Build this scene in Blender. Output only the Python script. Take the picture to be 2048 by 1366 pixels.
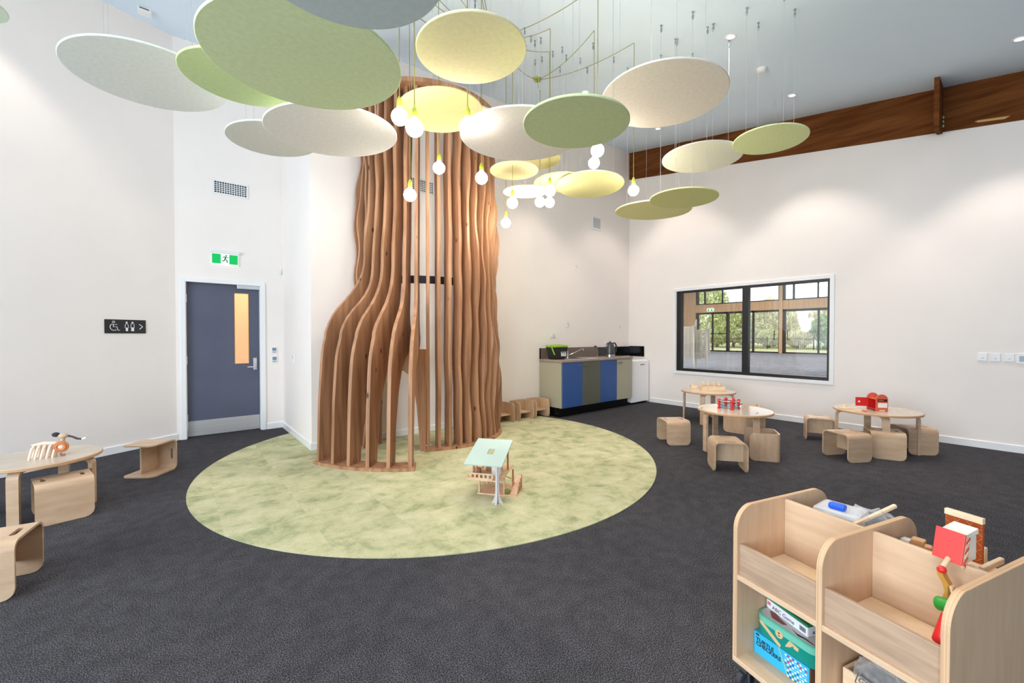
import bpy, bmesh, math, random
from mathutils import Vector, Matrix, Euler
from math import sin, cos, pi, radians, sqrt, atan2

for o in list(bpy.data.objects):
    bpy.data.objects.remove(o)
SC = bpy.context.scene
COL = SC.collection
random.seed(7)

# ------------------------------------------------------------------ camera, world, lights, exposure
H = 1.32
cam = bpy.data.objects.new('camera', bpy.data.cameras.new('camera'))
COL.objects.link(cam)
cam.location = (0, 0, H)
cam.rotation_euler = (radians(90 - 0.8324), 0, radians(-39.4))
cam.data.sensor_width = 36
cam.data.lens = 826 / 2048 * 36
cam.data.clip_start = 0.05
cam.data.clip_end = 400
SC.camera = cam

world = bpy.data.worlds.new('sky')
SC.world = world
world.use_nodes = True
bg = world.node_tree.nodes['Background']
bg.inputs[0].default_value = (0.80, 0.90, 1.0, 1)
bg.inputs[1].default_value = 2.2

SC.view_settings.view_transform = 'Standard'
SC.view_settings.look = 'None'
SC.view_settings.exposure = 0.03
SC.view_settings.gamma = 1.0
SC.view_settings.use_curve_mapping = False
SC.cycles.max_bounces = 9
SC.cycles.diffuse_bounces = 6
SC.cycles.transparent_max_bounces = 12
SC.cycles.sample_clamp_indirect = 6.0
SC.cycles.caustics_reflective = False
SC.cycles.caustics_refractive = False
SC.cycles.use_denoising = True


def ceil_z(x, y):
    return 3.963 + 0.0409 * x + 0.1611 * y


def area(name, loc, rot, sx, sy, power, col):
    l = bpy.data.lights.new(name, 'AREA')
    l.shape = 'RECTANGLE'
    l.size, l.size_y = sx, sy
    l.energy = power
    l.color = col
    o = bpy.data.objects.new(name, l)
    COL.objects.link(o)
    o.location = loc
    o.rotation_euler = rot
    return o


# daylight through the big windows behind and left of the camera
DAY = (0.79, 0.90, 1.0)
area('daylight_west', (-4.45, 0.2, 1.65), (0, radians(-90), 0), 2.6, 6.6, 415, DAY)


def spot(name, loc, power, col, ang=1.5, blend=0.45, r=0.05):
    l = bpy.data.lights.new(name, 'SPOT')
    l.energy = power
    l.color = col
    l.spot_size = ang
    l.spot_blend = blend
    l.shadow_soft_size = r
    o = bpy.data.objects.new(name, l)
    COL.objects.link(o)
    o.location = loc
    return o


WARM = (1.0, 0.88, 0.79)
DOWN = [(x, y) for y in (0.0, 1.93, 3.91) for x in (-1.15, 0.75, 2.65, 4.56, 6.44)] + [(-1.15, 5.3)]
DOWN_POWER = 98
BULB_STRENGTH = 72.0


# ------------------------------------------------------------------ materials
def s2l(c):
    return c / 12.92 if c <= 0.04045 else ((c + 0.055) / 1.055) ** 2.4


def rgb(r, g, b):
    return (s2l(r / 255), s2l(g / 255), s2l(b / 255), 1)


MATS = {}


def mat(name, col, rough=0.55, metal=0.0, spec=0.5, emit=None, estr=0.0):
    if name in MATS:
        return MATS[name]
    m = bpy.data.materials.new(name)
    m.use_nodes = True
    b = m.node_tree.nodes['Principled BSDF']
    b.inputs['Base Color'].default_value = col
    b.inputs['Roughness'].default_value = rough
    b.inputs['Metallic'].default_value = metal
    b.inputs['Specular IOR Level'].default_value = spec
    if emit:
        b.inputs['Emission Color'].default_value = emit
        b.inputs['Emission Strength'].default_value = estr
    MATS[name] = m
    return m


def nn(m, t, **kw):
    n = m.node_tree.nodes.new(t)
    for k, v in kw.items():
        setattr(n, k, v)
    return n


def lk(m, a, b):
    m.node_tree.links.new(a, b)


def ramp(m, stops):
    n = nn(m, 'ShaderNodeValToRGB')
    e = n.color_ramp.elements
    while len(e) < len(stops):
        e.new(0.5)
    for i, (p, c) in enumerate(stops):
        e[i].position = p
        e[i].color = c
    return n


def noisy(name, c1, c2, scale=(8, 8, 8), detail=4, rough=0.6, lo=0.35, hi=0.65, bump=0.0, bscale=200, spec=0.3, rnd=0.0, coord='Object'):
    """two tone procedural surface, optional fine bump and per object tone shift"""
    m = mat(name, c1, rough, 0, spec)
    b = m.node_tree.nodes['Principled BSDF']
    tc = nn(m, 'ShaderNodeTexCoord')
    mp = nn(m, 'ShaderNodeMapping')
    mp.inputs['Scale'].default_value = scale
    lk(m, tc.outputs[coord], mp.inputs[0])
    nz = nn(m, 'ShaderNodeTexNoise')
    nz.inputs['Scale'].default_value = 1.0
    nz.inputs['Detail'].default_value = detail
    lk(m, mp.outputs[0], nz.inputs['Vector'])
    r = ramp(m, [(lo, c1), (hi, c2)])
    lk(m, nz.outputs[0], r.inputs[0])
    out = r.outputs[0]
    if rnd:
        oi = nn(m, 'ShaderNodeObjectInfo')
        mr = nn(m, 'ShaderNodeMapRange')
        mr.inputs[3].default_value = 1 - rnd
        mr.inputs[4].default_value = 1 + rnd
        lk(m, oi.outputs['Random'], mr.inputs[0])
        hs = nn(m, 'ShaderNodeHueSaturation')
        lk(m, mr.outputs[0], hs.inputs['Value'])
        lk(m, out, hs.inputs['Color'])
        out = hs.outputs[0]
    lk(m, out, b.inputs['Base Color'])
    if bump:
        n2 = nn(m, 'ShaderNodeTexNoise')
        n2.inputs['Scale'].default_value = bscale
        lk(m, tc.outputs[coord], n2.inputs['Vector'])
        bp = nn(m, 'ShaderNodeBump')
        bp.inputs['Strength'].default_value = bump
        bp.inputs['Distance'].default_value = 0.004
        lk(m, n2.outputs[0], bp.inputs['Height'])
        lk(m, bp.outputs[0], b.inputs['Normal'])
    return m


M_WALL = noisy('wall_paint', rgb(246, 238, 232), rgb(243, 235, 229), (1.5, 1.5, 1.5), rough=0.75, spec=0.2)
M_CEIL = noisy('ceiling_daylight_tint', rgb(222, 237, 251), rgb(219, 234, 248), (1.2, 1.2, 1.2), rough=0.85, spec=0.1)  # white ceiling; the blue of the daylight is put into its colour
M_TRIM = mat('trim_gloss_white', rgb(240, 240, 240), 0.35)
M_WHITE = mat('white_plastic', rgb(236, 236, 236), 0.4)
M_BLACKFRAME = mat('black_powdercoat', rgb(22, 22, 25), 0.4)
M_DOOR = noisy('door_slate_blue', rgb(92, 96, 114), rgb(88, 92, 110), (3, 3, 3), rough=0.42, spec=0.4)
M_STEEL = noisy('brushed_steel', rgb(226, 226, 228), rgb(212, 212, 214), (2, 2, 120), rough=0.38)
M_STEEL.node_tree.nodes['Principled BSDF'].inputs['Metallic'].default_value = 0.65
M_CHROME = mat('chrome', rgb(210, 210, 212), 0.15, 1.0)
M_BIRCH = noisy('birch_ply', rgb(210, 180, 150), rgb(190, 157, 126), (5, 5, 22), 5, rough=0.30, lo=0.3, hi=0.75, rnd=0.05)
M_BIRCH2 = noisy('birch_ply_across', rgb(216, 188, 158), rgb(198, 166, 134), (22, 5, 5), 5, rough=0.45, lo=0.3, hi=0.75, rnd=0.04)
M_PLYEDGE = noisy('ply_edge', rgb(214, 176, 138), rgb(190, 148, 110), (2, 2, 260), 2, rough=0.6)
M_PLYRIM = noisy('ply_rim_edge', rgb(220, 184, 146), rgb(196, 156, 118), (300, 1.5, 1.5), 2, rough=.6)
M_LIP = noisy('maple_ply_lip_shade', rgb(190, 160, 134), rgb(158, 130, 107), (5, 46, 46), 8, rough=0.5, lo=0.34, hi=0.76)  # lip's own coarse grain; the darker grey is shade put into the colour
M_TROLLEYV = noisy('maple_ply_upright', rgb(212, 181, 149), rgb(198, 165, 133), (40, 40, 5), 7, rough=0.5, lo=0.32, hi=0.8)
M_TROLLEY = noisy('maple_ply', rgb(216, 186, 154), rgb(202, 170, 138), (5, 46, 46), 8, rough=0.5, lo=0.36, hi=0.78, rnd=0.03)
M_TABLE = noisy('table_laminate', rgb(206, 192, 175), rgb(196, 180, 160), (6, 30, 6), 4, rough=0.22, lo=0.3, hi=0.75, spec=0.6)
M_BEAM = noisy('stained_beam', rgb(124, 76, 40), rgb(86, 46, 20), (11, 1.6, 16), 6, spec=0.06, rough=0.85, lo=0.3, hi=0.72)
M_LIME = mat('lime_plastic', rgb(158, 166, 44), 0.45)
M_CORD = mat('lime_cord', rgb(134, 130, 62), 0.7)
M_WIRE = mat('steel_wire', rgb(176, 178, 180), 0.8, 0.0, 0.1)
M_BLACK = mat('black_plastic', rgb(24, 24, 26), 0.35)
M_BLACKGLOSS = mat('black_gloss', rgb(14, 14, 16), 0.08)
M_RED = mat('red_paint', rgb(214, 42, 40), 0.35)
M_ORANGERED = mat('orange_red_paint', rgb(212, 98, 70), 0.4)
M_TOYRED = mat('coral_red_paint', rgb(226, 66, 62), 0.35)
M_PINE = noisy('pale_pine', rgb(238, 214, 182), rgb(224, 194, 156), (10, 10, 40), 4, rough=0.5)
M_TOYWHITE = mat('toy_white', rgb(238, 232, 222), 0.45)
M_LETTER = mat('letter_black', rgb(20, 24, 30), 0.6)
M_LETTERW = mat('letter_white', rgb(240, 240, 240), 0.5)


def make_fin_mat():
    m = mat('cedar_ply', rgb(176, 118, 78), 0.5, 0, 0.35)
    b = m.node_tree.nodes['Principled BSDF']
    tc = nn(m, 'ShaderNodeTexCoord')
    mp = nn(m, 'ShaderNodeMapping')
    mp.inputs['Scale'].default_value = (16, 16, 1.3)
    lk(m, tc.outputs['Object'], mp.inputs[0])
    nz = nn(m, 'ShaderNodeTexNoise')
    nz.inputs['Scale'].default_value = 1
    nz.inputs['Detail'].default_value = 6
    lk(m, mp.outputs[0], nz.inputs['Vector'])
    r = ramp(m, [(0.28, rgb(140, 98, 69)), (0.55, rgb(178, 132, 99)), (0.8, rgb(200, 156, 121))])
    lk(m, nz.outputs[0], r.inputs[0])
    mp2 = nn(m, 'ShaderNodeMapping')
    mp2.inputs['Scale'].default_value = (5.5, 5.5, 2.6)
    lk(m, tc.outputs['Object'], mp2.inputs[0])
    vo = nn(m, 'ShaderNodeTexVoronoi')
    vo.inputs['Scale'].default_value = 1
    lk(m, mp2.outputs[0], vo.inputs['Vector'])
    kr = ramp(m, [(0.045, (0.035, 0.012, 0.005, 1)), (0.10, (1, 1, 1, 1))])
    lk(m, vo.outputs['Distance'], kr.inputs[0])
    mx = nn(m, 'ShaderNodeMix', data_type='RGBA', blend_type='MULTIPLY')
    mx.inputs[0].default_value = 0.9
    lk(m, r.outputs[0], mx.inputs[6])
    lk(m, kr.outputs[0], mx.inputs[7])
    lk(m, mx.outputs[2], b.inputs['Base Color'])
    return m


M_FIN = make_fin_mat()


def make_carpet():
    m = mat('charcoal_carpet', rgb(60, 60, 66), 0.95, 0, 0.1)
    b = m.node_tree.nodes['Principled BSDF']
    tc = nn(m, 'ShaderNodeTexCoord')
    n1 = nn(m, 'ShaderNodeTexNoise')
    n1.inputs['Scale'].default_value = 210
    n1.inputs['Detail'].default_value = 4
    n1.inputs['Roughness'].default_value = 0.8
    n2 = nn(m, 'ShaderNodeTexNoise')
    n2.inputs['Scale'].default_value = 11
    n2.inputs['Detail'].default_value = 6
    lk(m, tc.outputs['Object'], n1.inputs['Vector'])
    lk(m, tc.outputs['Object'], n2.inputs['Vector'])
    r1 = ramp(m, [(0.40, rgb(18, 18, 20)), (0.50, rgb(54, 53, 57)), (0.60, rgb(118, 117, 122))])
    lk(m, n1.outputs[0], r1.inputs[0])
    r2 = ramp(m, [(0.35, (0.80, 0.79, 0.79, 1)), (0.65, (1.04, 1.04, 1.04, 1))])
    lk(m, n2.outputs[0], r2.inputs[0])
    mx = nn(m, 'ShaderNodeMix', data_type='RGBA', blend_type='MULTIPLY')
    mx.inputs[0].default_value = 1
    lk(m, r1.outputs[0], mx.inputs[6])
    lk(m, r2.outputs[0], mx.inputs[7])
    lk(m, mx.outputs[2], b.inputs['Base Color'])
    bp = nn(m, 'ShaderNodeBump')
    bp.inputs['Strength'].default_value = 0.15
    bp.inputs['Distance'].default_value = 0.002
    lk(m, n1.outputs[0], bp.inputs['Height'])
    lk(m, bp.outputs[0], b.inputs['Normal'])
    return m


M_CARPET = make_carpet()


def make_green():
    m = mat('green_carpet_pile', rgb(178, 178, 132), 0.95, 0, 0.1)
    b = m.node_tree.nodes['Principled BSDF']
    tc = nn(m, 'ShaderNodeTexCoord')
    # carpet tiles: every half metre tile has its own noise offset
    br = nn(m, 'ShaderNodeTexVoronoi', feature='F1', distance='CHEBYCHEV')
    br.inputs['Scale'].default_value = 2.0
    br.inputs['Randomness'].default_value = 0.0
    lk(m, tc.outputs['Object'], br.inputs['Vector'])
    add = nn(m, 'ShaderNodeVectorMath', operation='ADD')
    sc = nn(m, 'ShaderNodeVectorMath', operation='SCALE')
    sc.inputs['Scale'].default_value = 9.0
    lk(m, br.outputs['Color'], sc.inputs[0])
    lk(m, tc.outputs['Object'], add.inputs[0])
    lk(m, sc.outputs[0], add.inputs[1])
    n1 = nn(m, 'ShaderNodeTexNoise')
    n1.inputs['Scale'].default_value = 4.6
    n1.inputs['Detail'].default_value = 8
    n1.inputs['Roughness'].default_value = 0.68
    n1.inputs['Distortion'].default_value = 0.25
    lk(m, add.outputs[0], n1.inputs['Vector'])
    r = ramp(m, [(0.33, rgb(152, 158, 120)), (0.48, rgb(189, 188, 148)), (0.65, rgb(209, 204, 169))])
    lk(m, n1.outputs[0], r.inputs[0])
    n2 = nn(m, 'ShaderNodeTexNoise')
    n2.inputs['Scale'].default_value = 150
    lk(m, tc.outputs['Object'], n2.inputs['Vector'])
    r2 = ramp(m, [(0.3, (0.82, 0.82, 0.82, 1)), (0.7, (1.08, 1.08, 1.08, 1))])
    lk(m, n2.outputs[0], r2.inputs[0])
    mx = nn(m, 'ShaderNodeMix', data_type='RGBA', blend_type='MULTIPLY')
    mx.inputs[0].default_value = 1
    lk(m, r.outputs[0], mx.inputs[6])
    lk(m, r2.outputs[0], mx.inputs[7])
    lk(m, mx.outputs[2], b.inputs['Base Color'])
    return m


M_GREEN = make_green()


def make_glass(name, tint=(1, 1, 1, 1), refl=0.06, rough=0.0):
    m = mat(name, (1, 1, 1, 1))
    nt = m.node_tree
    nt.nodes.remove(nt.nodes['Principled BSDF'])
    out = nt.nodes['Material Output']
    t = nn(m, 'ShaderNodeBsdfTransparent')
    t.inputs[0].default_value = tint
    g = nn(m, 'ShaderNodeBsdfGlossy')
    g.inputs['Roughness'].default_value = rough
    mx = nn(m, 'ShaderNodeMixShader')
    mx.inputs[0].default_value = refl
    lk(m, t.outputs[0], mx.inputs[1])
    lk(m, g.outputs[0], mx.inputs[2])
    lk(m, mx.outputs[0], out.inputs[0])
    return m


M_GLASS = make_glass('window_glass')


def make_film(name, base, blend, tint):
    m = mat(name, (1, 1, 1, 1))
    nt = m.node_tree
    b = nt.nodes['Principled BSDF']
    b.inputs['Base Color'].default_value = tint
    b.inputs['Roughness'].default_value = .12
    t = nn(m, 'ShaderNodeBsdfTransparent')
    lw = nn(m, 'ShaderNodeLayerWeight')
    lw.inputs[0].default_value = blend
    mr = nn(m, 'ShaderNodeMapRange')
    mr.inputs[3].default_value = base
    mr.inputs[4].default_value = .75
    lk(m, lw.outputs['Facing'], mr.inputs[0])
    mx = nn(m, 'ShaderNodeMixShader')
    lk(m, mr.outputs[0], mx.inputs[0])
    lk(m, t.outputs[0], mx.inputs[1])
    lk(m, b.outputs[0], mx.inputs[2])
    lk(m, mx.outputs[0], nt.nodes['Material Output'].inputs[0])
    return m


M_CLEARBAG = make_film('clear_plastic_film', .06, .25, (.85, .87, .88, 1))
M_TUB = make_film('frosted_tub_plastic', .38, .4, (.86, .88, .90, 1))


def emis(name, col, s):
    m = mat(name, col)
    nt = m.node_tree
    nt.nodes.remove(nt.nodes['Principled BSDF'])
    e = nn(m, 'ShaderNodeEmission')
    e.inputs[0].default_value = col
    e.inputs[1].default_value = s
    lk(m, e.outputs[0], nt.nodes['Material Output'].inputs[0])
    return m


M_BULB = emis('bulb_glow', (1.0, 0.90, 0.76, 1), BULB_STRENGTH)
M_LENS = emis('downlight_lens', (1.0, 0.93, 0.84, 1), 9.0)
M_EXITG = emis('exit_green', rgb(40, 205, 110), 1.0)
M_EXITW = emis('exit_white', (0.92, 1.0, 0.96, 1), 1.1)


# ------------------------------------------------------------------ mesh builders
class MB:
    def __init__(self):
        self.v, self.f = [], []

    def add(self, vs, fs):
        n = len(self.v)
        self.v += [tuple(p) for p in vs]
        self.f += [tuple(i + n for i in q) for q in fs]
        return self

    def box(self, c, s, rz=0.0, M=None):
        hx, hy, hz = s[0] / 2, s[1] / 2, s[2] / 2
        P = [(-hx, -hy, -hz), (hx, -hy, -hz), (hx, hy, -hz), (-hx, hy, -hz), (-hx, -hy, hz), (hx, -hy, hz), (hx, hy, hz), (-hx, hy, hz)]
        R = M if M is not None else Matrix.Rotation(rz, 3, 'Z')
        P = [R @ Vector(p) + Vector(c) for p in P]
        return self.add(P, [(0, 3, 2, 1), (4, 5, 6, 7), (0, 1, 5, 4), (1, 2, 6, 5), (2, 3, 7, 6), (3, 0, 4, 7)])

    def rbox(self, c, s, r=0.003, rz=0.0, M=None):
        """box with chamfered edges"""
        bm = bmesh.new()
        bmesh.ops.create_cube(bm, size=1)
        for v in bm.verts:
            v.co = Vector((v.co.x * s[0], v.co.y * s[1], v.co.z * s[2]))
        bmesh.ops.bevel(bm, geom=bm.edges[:], offset=min(r, min(s) * 0.45), segments=2, affect='EDGES', profile=0.5)
        R = M if M is not None else Matrix.Rotation(rz, 3, 'Z')
        bm.verts.ensure_lookup_table()
        self.add([R @ v.co + Vector(c) for v in bm.verts], [[v.index for v in f.verts] for f in bm.faces])
        bm.free()
        return self

    def prism(self, poly, d0, d1, fr=None):
        """poly in local (a,b), extruded along c from d0 to d1; fr maps (a,b,c)->xyz"""
        fr = fr or (lambda a, b, c: (a, b, c))
        n = len(poly)
        vs = [fr(a, b, d0) for a, b in poly] + [fr(a, b, d1) for a, b in poly]
        fs = [tuple(reversed(range(n))), tuple(range(n, 2 * n))] + [(i, (i + 1) % n, n + (i + 1) % n, n + i) for i in range(n)]
        return self.add(vs, fs)

    def strip(self, A, B, d0, d1, fr):
        """closed slab between two matching 2d lines A and B, extruded"""
        n = len(A)
        vs = [fr(a, b, d0) for a, b in A] + [fr(a, b, d0) for a, b in B] + [fr(a, b, d1) for a, b in A] + [fr(a, b, d1) for a, b in B]
        fs = []
        for i in range(n - 1):
            fs += [(i, i + 1, n + i + 1, n + i), (2 * n + i, 3 * n + i, 3 * n + i + 1, 2 * n + i + 1),
                   (i, 2 * n + i, 2 * n + i + 1, i + 1), (n + i, n + i + 1, 3 * n + i + 1, 3 * n + i)]
        fs += [(0, n, 3 * n, 2 * n), (n - 1, 3 * n - 1, 4 * n - 1, 2 * n - 1)]
        return self.add(vs, fs)

    def tube(self, pts, r, n=8, closed=False, caps=True):
        pts = [Vector(p) for p in pts]
        m = len(pts)
        rings = []
        up = Vector((0, 0, 1))
        prev = None
        for i, p in enumerate(pts):
            if closed:
                t = (pts[(i + 1) % m] - pts[i - 1]).normalized()
            else:
                t = (pts[min(i + 1, m - 1)] - pts[max(i - 1, 0)]).normalized()
            if prev is None:
                a = t.cross(up)
                if a.length < 1e-3:
                    a = t.cross(Vector((1, 0, 0)))
            else:
                a = prev - t * prev.dot(t)
            a.normalize()
            prev = a
            b = t.cross(a)
            rr = r[i] if isinstance(r, (list, tuple)) else r
            rings.append([p + (a * cos(2 * pi * k / n) + b * sin(2 * pi * k / n)) * rr for k in range(n)])
        vs = [q for rg in rings for q in rg]
        fs = []
        for i in range(m if closed else m - 1):
            j = (i + 1) % m
            for k in range(n):
                l = (k + 1) % n
                fs.append((i * n + k, i * n + l, j * n + l, j * n + k))
        if caps and not closed:
            fs += [tuple(reversed(range(n))), tuple(range((m - 1) * n, m * n))]
        return self.add(vs, fs)

    def lathe(self, prof, c=(0, 0, 0), n=24, M=None):
        """prof list of (r,z) bottom to top"""
        R = M or Matrix.Identity(3)
        vs, fs = [], []
        for r, z in prof:
            for k in range(n):
                vs.append(R @ Vector((r * cos(2 * pi * k / n), r * sin(2 * pi * k / n), z)) + Vector(c))
        for i in range(len(prof) - 1):
            for k in range(n):
                l = (k + 1) % n
                fs.append((i * n + k, i * n + l, (i + 1) * n + l, (i + 1) * n + k))
        fs += [tuple(reversed(range(n))), tuple(range((len(prof) - 1) * n, len(prof) * n))]
        return self.add(vs, fs)

    def ball(self, c, r, n=16, sc=(1, 1, 1)):
        prof = [(max(1e-4, sin(pi * i / n)), -cos(pi * i / n)) for i in range(n + 1)]
        R = Matrix.Diagonal(Vector((r * sc[0], r * sc[1], r * sc[2])))
        return self.lathe(prof, c, n + 4, R)


TINY = ('pattern_print', 'barcode', 'sticker_print', 'chips', 'bolt_heads', 'lattice_line', 'running_man', 'wheelchair_symbol', 'woman_symbol', 'man_symbol')


def obj(name, mb, m, parent=None, smooth=False, loc=None, rot=None, label=None):
    me = bpy.data.meshes.new(name)
    me.from_pydata(mb.v, [], mb.f)
    bm = bmesh.new()
    bm.from_mesh(me)
    bmesh.ops.recalc_face_normals(bm, faces=bm.faces[:])
    bm.to_mesh(me)
    bm.free()
    me.materials.append(m)
    if smooth:
        for p in me.polygons:
            p.use_smooth = True
        try:
            me.set_sharp_from_angle(angle=radians(smooth if smooth > 1 else 40))
        except Exception:
            pass
    o = bpy.data.objects.new(name, me)
    COL.objects.link(o)
    if name in TINY:
        o['kind'] = 'stuff'
    if parent:
        o.parent = parent
    if loc:
        o.location = loc
    if rot:
        o.rotation_euler = rot
    if label:
        o['label'] = label
    return o


def tag(o, label, cat, group=None, kind=None):
    o['label'] = label
    o['category'] = cat
    if group:
        o['group'] = group
    if kind:
        o['kind'] = kind
    return o


def thing(name, label, cat, loc=(0, 0, 0), rz=0.0, group=None):
    o = bpy.data.objects.new(name, None)
    o.empty_display_size = 0.1
    COL.objects.link(o)
    o.location = loc
    o.rotation_euler = (0, 0, rz)
    return tag(o, label, cat, group)


def struct(name, mb, m, parent=None, smooth=False):
    o = obj(name, mb, m, parent, smooth)
    o['kind'] = 'structure'
    return o


def dup(root, loc=None, rot=None, label=None, group=None, M=None):
    r = root.copy()
    COL.objects.link(r)
    if M is not None:
        r.rotation_mode = 'QUATERNION'
        r.location = M.to_translation()
        r.rotation_quaternion = M.to_quaternion()
    if loc:
        r.location = loc
    if rot:
        r.rotation_euler = rot
    if label:
        r['label'] = label
    if group:
        r['group'] = group
    for ch in list(root.children):
        c = ch.copy()
        COL.objects.link(c)
        c.parent = r
        for g in list(ch.children):
            d = g.copy()
            COL.objects.link(d)
            d.parent = c
    return r


def text(name, body, size, M, m, parent=None, align='CENTER', ext=0.0003, bold=0.0):
    cu = bpy.data.curves.new(name, 'FONT')
    cu.body = body
    cu.size = size
    cu.align_x = align
    cu.align_y = 'CENTER'
    cu.extrude = ext
    cu.offset = bold
    cu.resolution_u = 3
    cu.materials.append(m)
    tmp = bpy.data.objects.new(name, cu)
    COL.objects.link(tmp)
    dg = bpy.context.evaluated_depsgraph_get()
    me = bpy.data.meshes.new_from_object(tmp.evaluated_get(dg))
    bpy.data.objects.remove(tmp)
    me.name = name
    o = bpy.data.objects.new(name, me)
    COL.objects.link(o)
    if parent:
        o.parent = parent
    o.matrix_local = M
    return o


def frame(origin, xdir, ydir):
    x = Vector(xdir).normalized()
    y = Vector(ydir).normalized()
    z = x.cross(y).normalized()
    y = z.cross(x)
    M = Matrix((x, y, z)).transposed().to_4x4()
    M.translation = Vector(origin)
    return M


def arc(cx, cy, r, a0, a1, n):
    return [(cx + r * cos(radians(a0 + (a1 - a0) * i / n)), cy + r * sin(radians(a0 + (a1 - a0) * i / n))) for i in range(n + 1)]


# ------------------------------------------------------------------ room shell
XR, YB, YD, XS = 7.34, 5.10, 6.68, 1.22
LD = Vector((0.8706, 0.4919, 0))          # along the angled left wall
LN = Vector((0.4919, -0.8706, 0))         # into the room
LC = Vector((0.03, 6.68, 0))              # corner left wall / door wall
XW, YS = -4.5, -8.0                       # walls behind the camera


def wall_poly(name, pts, thick, nrm, m=M_WALL):
    """vertical wall face through floor points pts, up to the sloping ceiling, thickened away from the room"""
    mb = MB()
    (x0, y0), (x1, y1) = pts
    nx, ny = nrm[0] * thick, nrm[1] * thick
    P = [(x0, y0, 0), (x1, y1, 0), (x1, y1, ceil_z(x1, y1) + .05), (x0, y0, ceil_z(x0, y0) + .05)]
    Q = [(x - nx, y - ny, z) for x, y, z in P]
    mb.add(P + Q, [(0, 1, 2, 3), (4, 7, 6, 5), (0, 4, 5, 1), (1, 5, 6, 2), (2, 6, 7, 3), (3, 7, 4, 0)])
    return struct(name, mb, m)


floor = MB()
floor.box((1.5, -.5, -0.05), (12.2, 15.6, 0.1))
struct('floor', floor, M_CARPET)

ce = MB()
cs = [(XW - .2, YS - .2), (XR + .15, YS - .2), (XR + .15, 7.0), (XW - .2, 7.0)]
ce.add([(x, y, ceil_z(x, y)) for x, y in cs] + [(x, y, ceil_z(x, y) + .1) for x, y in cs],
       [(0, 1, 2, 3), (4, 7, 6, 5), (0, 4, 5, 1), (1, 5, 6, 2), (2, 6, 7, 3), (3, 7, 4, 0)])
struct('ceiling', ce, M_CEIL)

L_end = LC + LD * ((XW - LC.x) / LD.x)
wall_poly('wall_left', [(L_end.x, L_end.y), (LC.x, LC.y)], .1, LN)
wall_poly('wall_back', [(XS, YB), (XR + .1, YB)], .1, (0, -1))
wall_poly('wall_side', [(XS, YB + .1), (XS, YD + .1)], .1, (-1, 0))


def holed_wall(name, a0, a1, b_hole, z_hole, fr, th):
    """wall along a (with ceiling height fn) with one opening"""
    mb = MB()
    (h0, h1), (z0, z1) = b_hole, z_hole

    def slab(p0, p1, q0, q1):
        c0, c1 = (fr(p0, 0)), (fr(p1, 0))
        zt0 = q1 if q1 is not None else ceil_z(*c0) + .05
        zt1 = q1 if q1 is not None else ceil_z(*c1) + .05
        d0, d1 = fr(p0, th), fr(p1, th)
        mb.add([(*c0, q0), (*c1, q0), (*c1, zt1), (*c0, zt0), (*d0, q0), (*d1, q0), (*d1, zt1), (*d0, zt0)],
               [(0, 1, 2, 3), (4, 7, 6, 5), (0, 4, 5, 1), (1, 5, 6, 2), (2, 6, 7, 3), (3, 7, 4, 0)])
    slab(a0, h0, 0, None)
    slab(h1, a1, 0, None)
    if z0 > 0:
        slab(h0, h1, 0, z0)
    slab(h0, h1, z1, None)
    return struct(name, mb, M_WALL)


holed_wall('wall_right', YS, YB + .1, (1.70, 4.05), (.66, 2.16), lambda a, t: (XR + t, a), .12)
holed_wall('wall_door', -.1, XS, (.115, .962), (0, 2.03), lambda a, t: (a, YD + t), .12)
holed_wall('wall_west', YS, L_end.y, (-3.3, 3.7), (.25, 3.0), lambda a, t: (XW - t, a), .12)
wall_poly('wall_south', [(XW - .1, YS), (XR + .1, YS)], .1, (0, 1))

# window frames of the two glazed openings behind the camera
for nm, a0, a1, z0, z1, fr in (('window_2', -3.3, 3.7, .25, 3.0, lambda a: (XW - .06, a)),):
    mb = MB()
    for i in range(6):
        a = a0 + (a1 - a0) * i / 5
        x, y = fr(a)
        mb.box((x, y, (z0 + z1) / 2), (.07, .07, z1 - z0))
    for z in (z0 + .035, z1 - .035):
        x, y = fr((a0 + a1) / 2)
        ln = a1 - a0
        mb.box((x, y, z), (ln if nm == 'window_3' else .07, .07 if nm == 'window_3' else ln, .07))
    struct(nm, mb, M_BLACKFRAME)


# baseboards
def board(name, p0, p1, nrm, h=.085, t=.014):
    mb = MB()
    p0, p1 = Vector((*p0, 0)), Vector((*p1, 0))
    d = (p1 - p0)
    n = Vector((nrm[0], nrm[1], 0)).normalized()
    ln = d.length
    d.normalize()
    prof = [(0, 0), (t, 0), (t, h - .006), (t - .006, h), (0, h)]
    mb.prism(prof, 0, ln, lambda a, b, c: p0 + n * a + d * c + Vector((0, 0, b)))
    return struct(name, mb, M_TRIM)


board('baseboard_left', (L_end.x, L_end.y), (LC.x, LC.y), LN)
board('baseboard_back', (XS - .012, YB), (4.79, YB), (0, -1))
board('baseboard_side', (XS, YB - .012), (XS, YD), (-1, 0))
board('baseboard_right', (XR, YS), (XR, 4.6), (-1, 0))
board('baseboard_door', (1.01, YD), (XS, YD), (0, -1))

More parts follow.
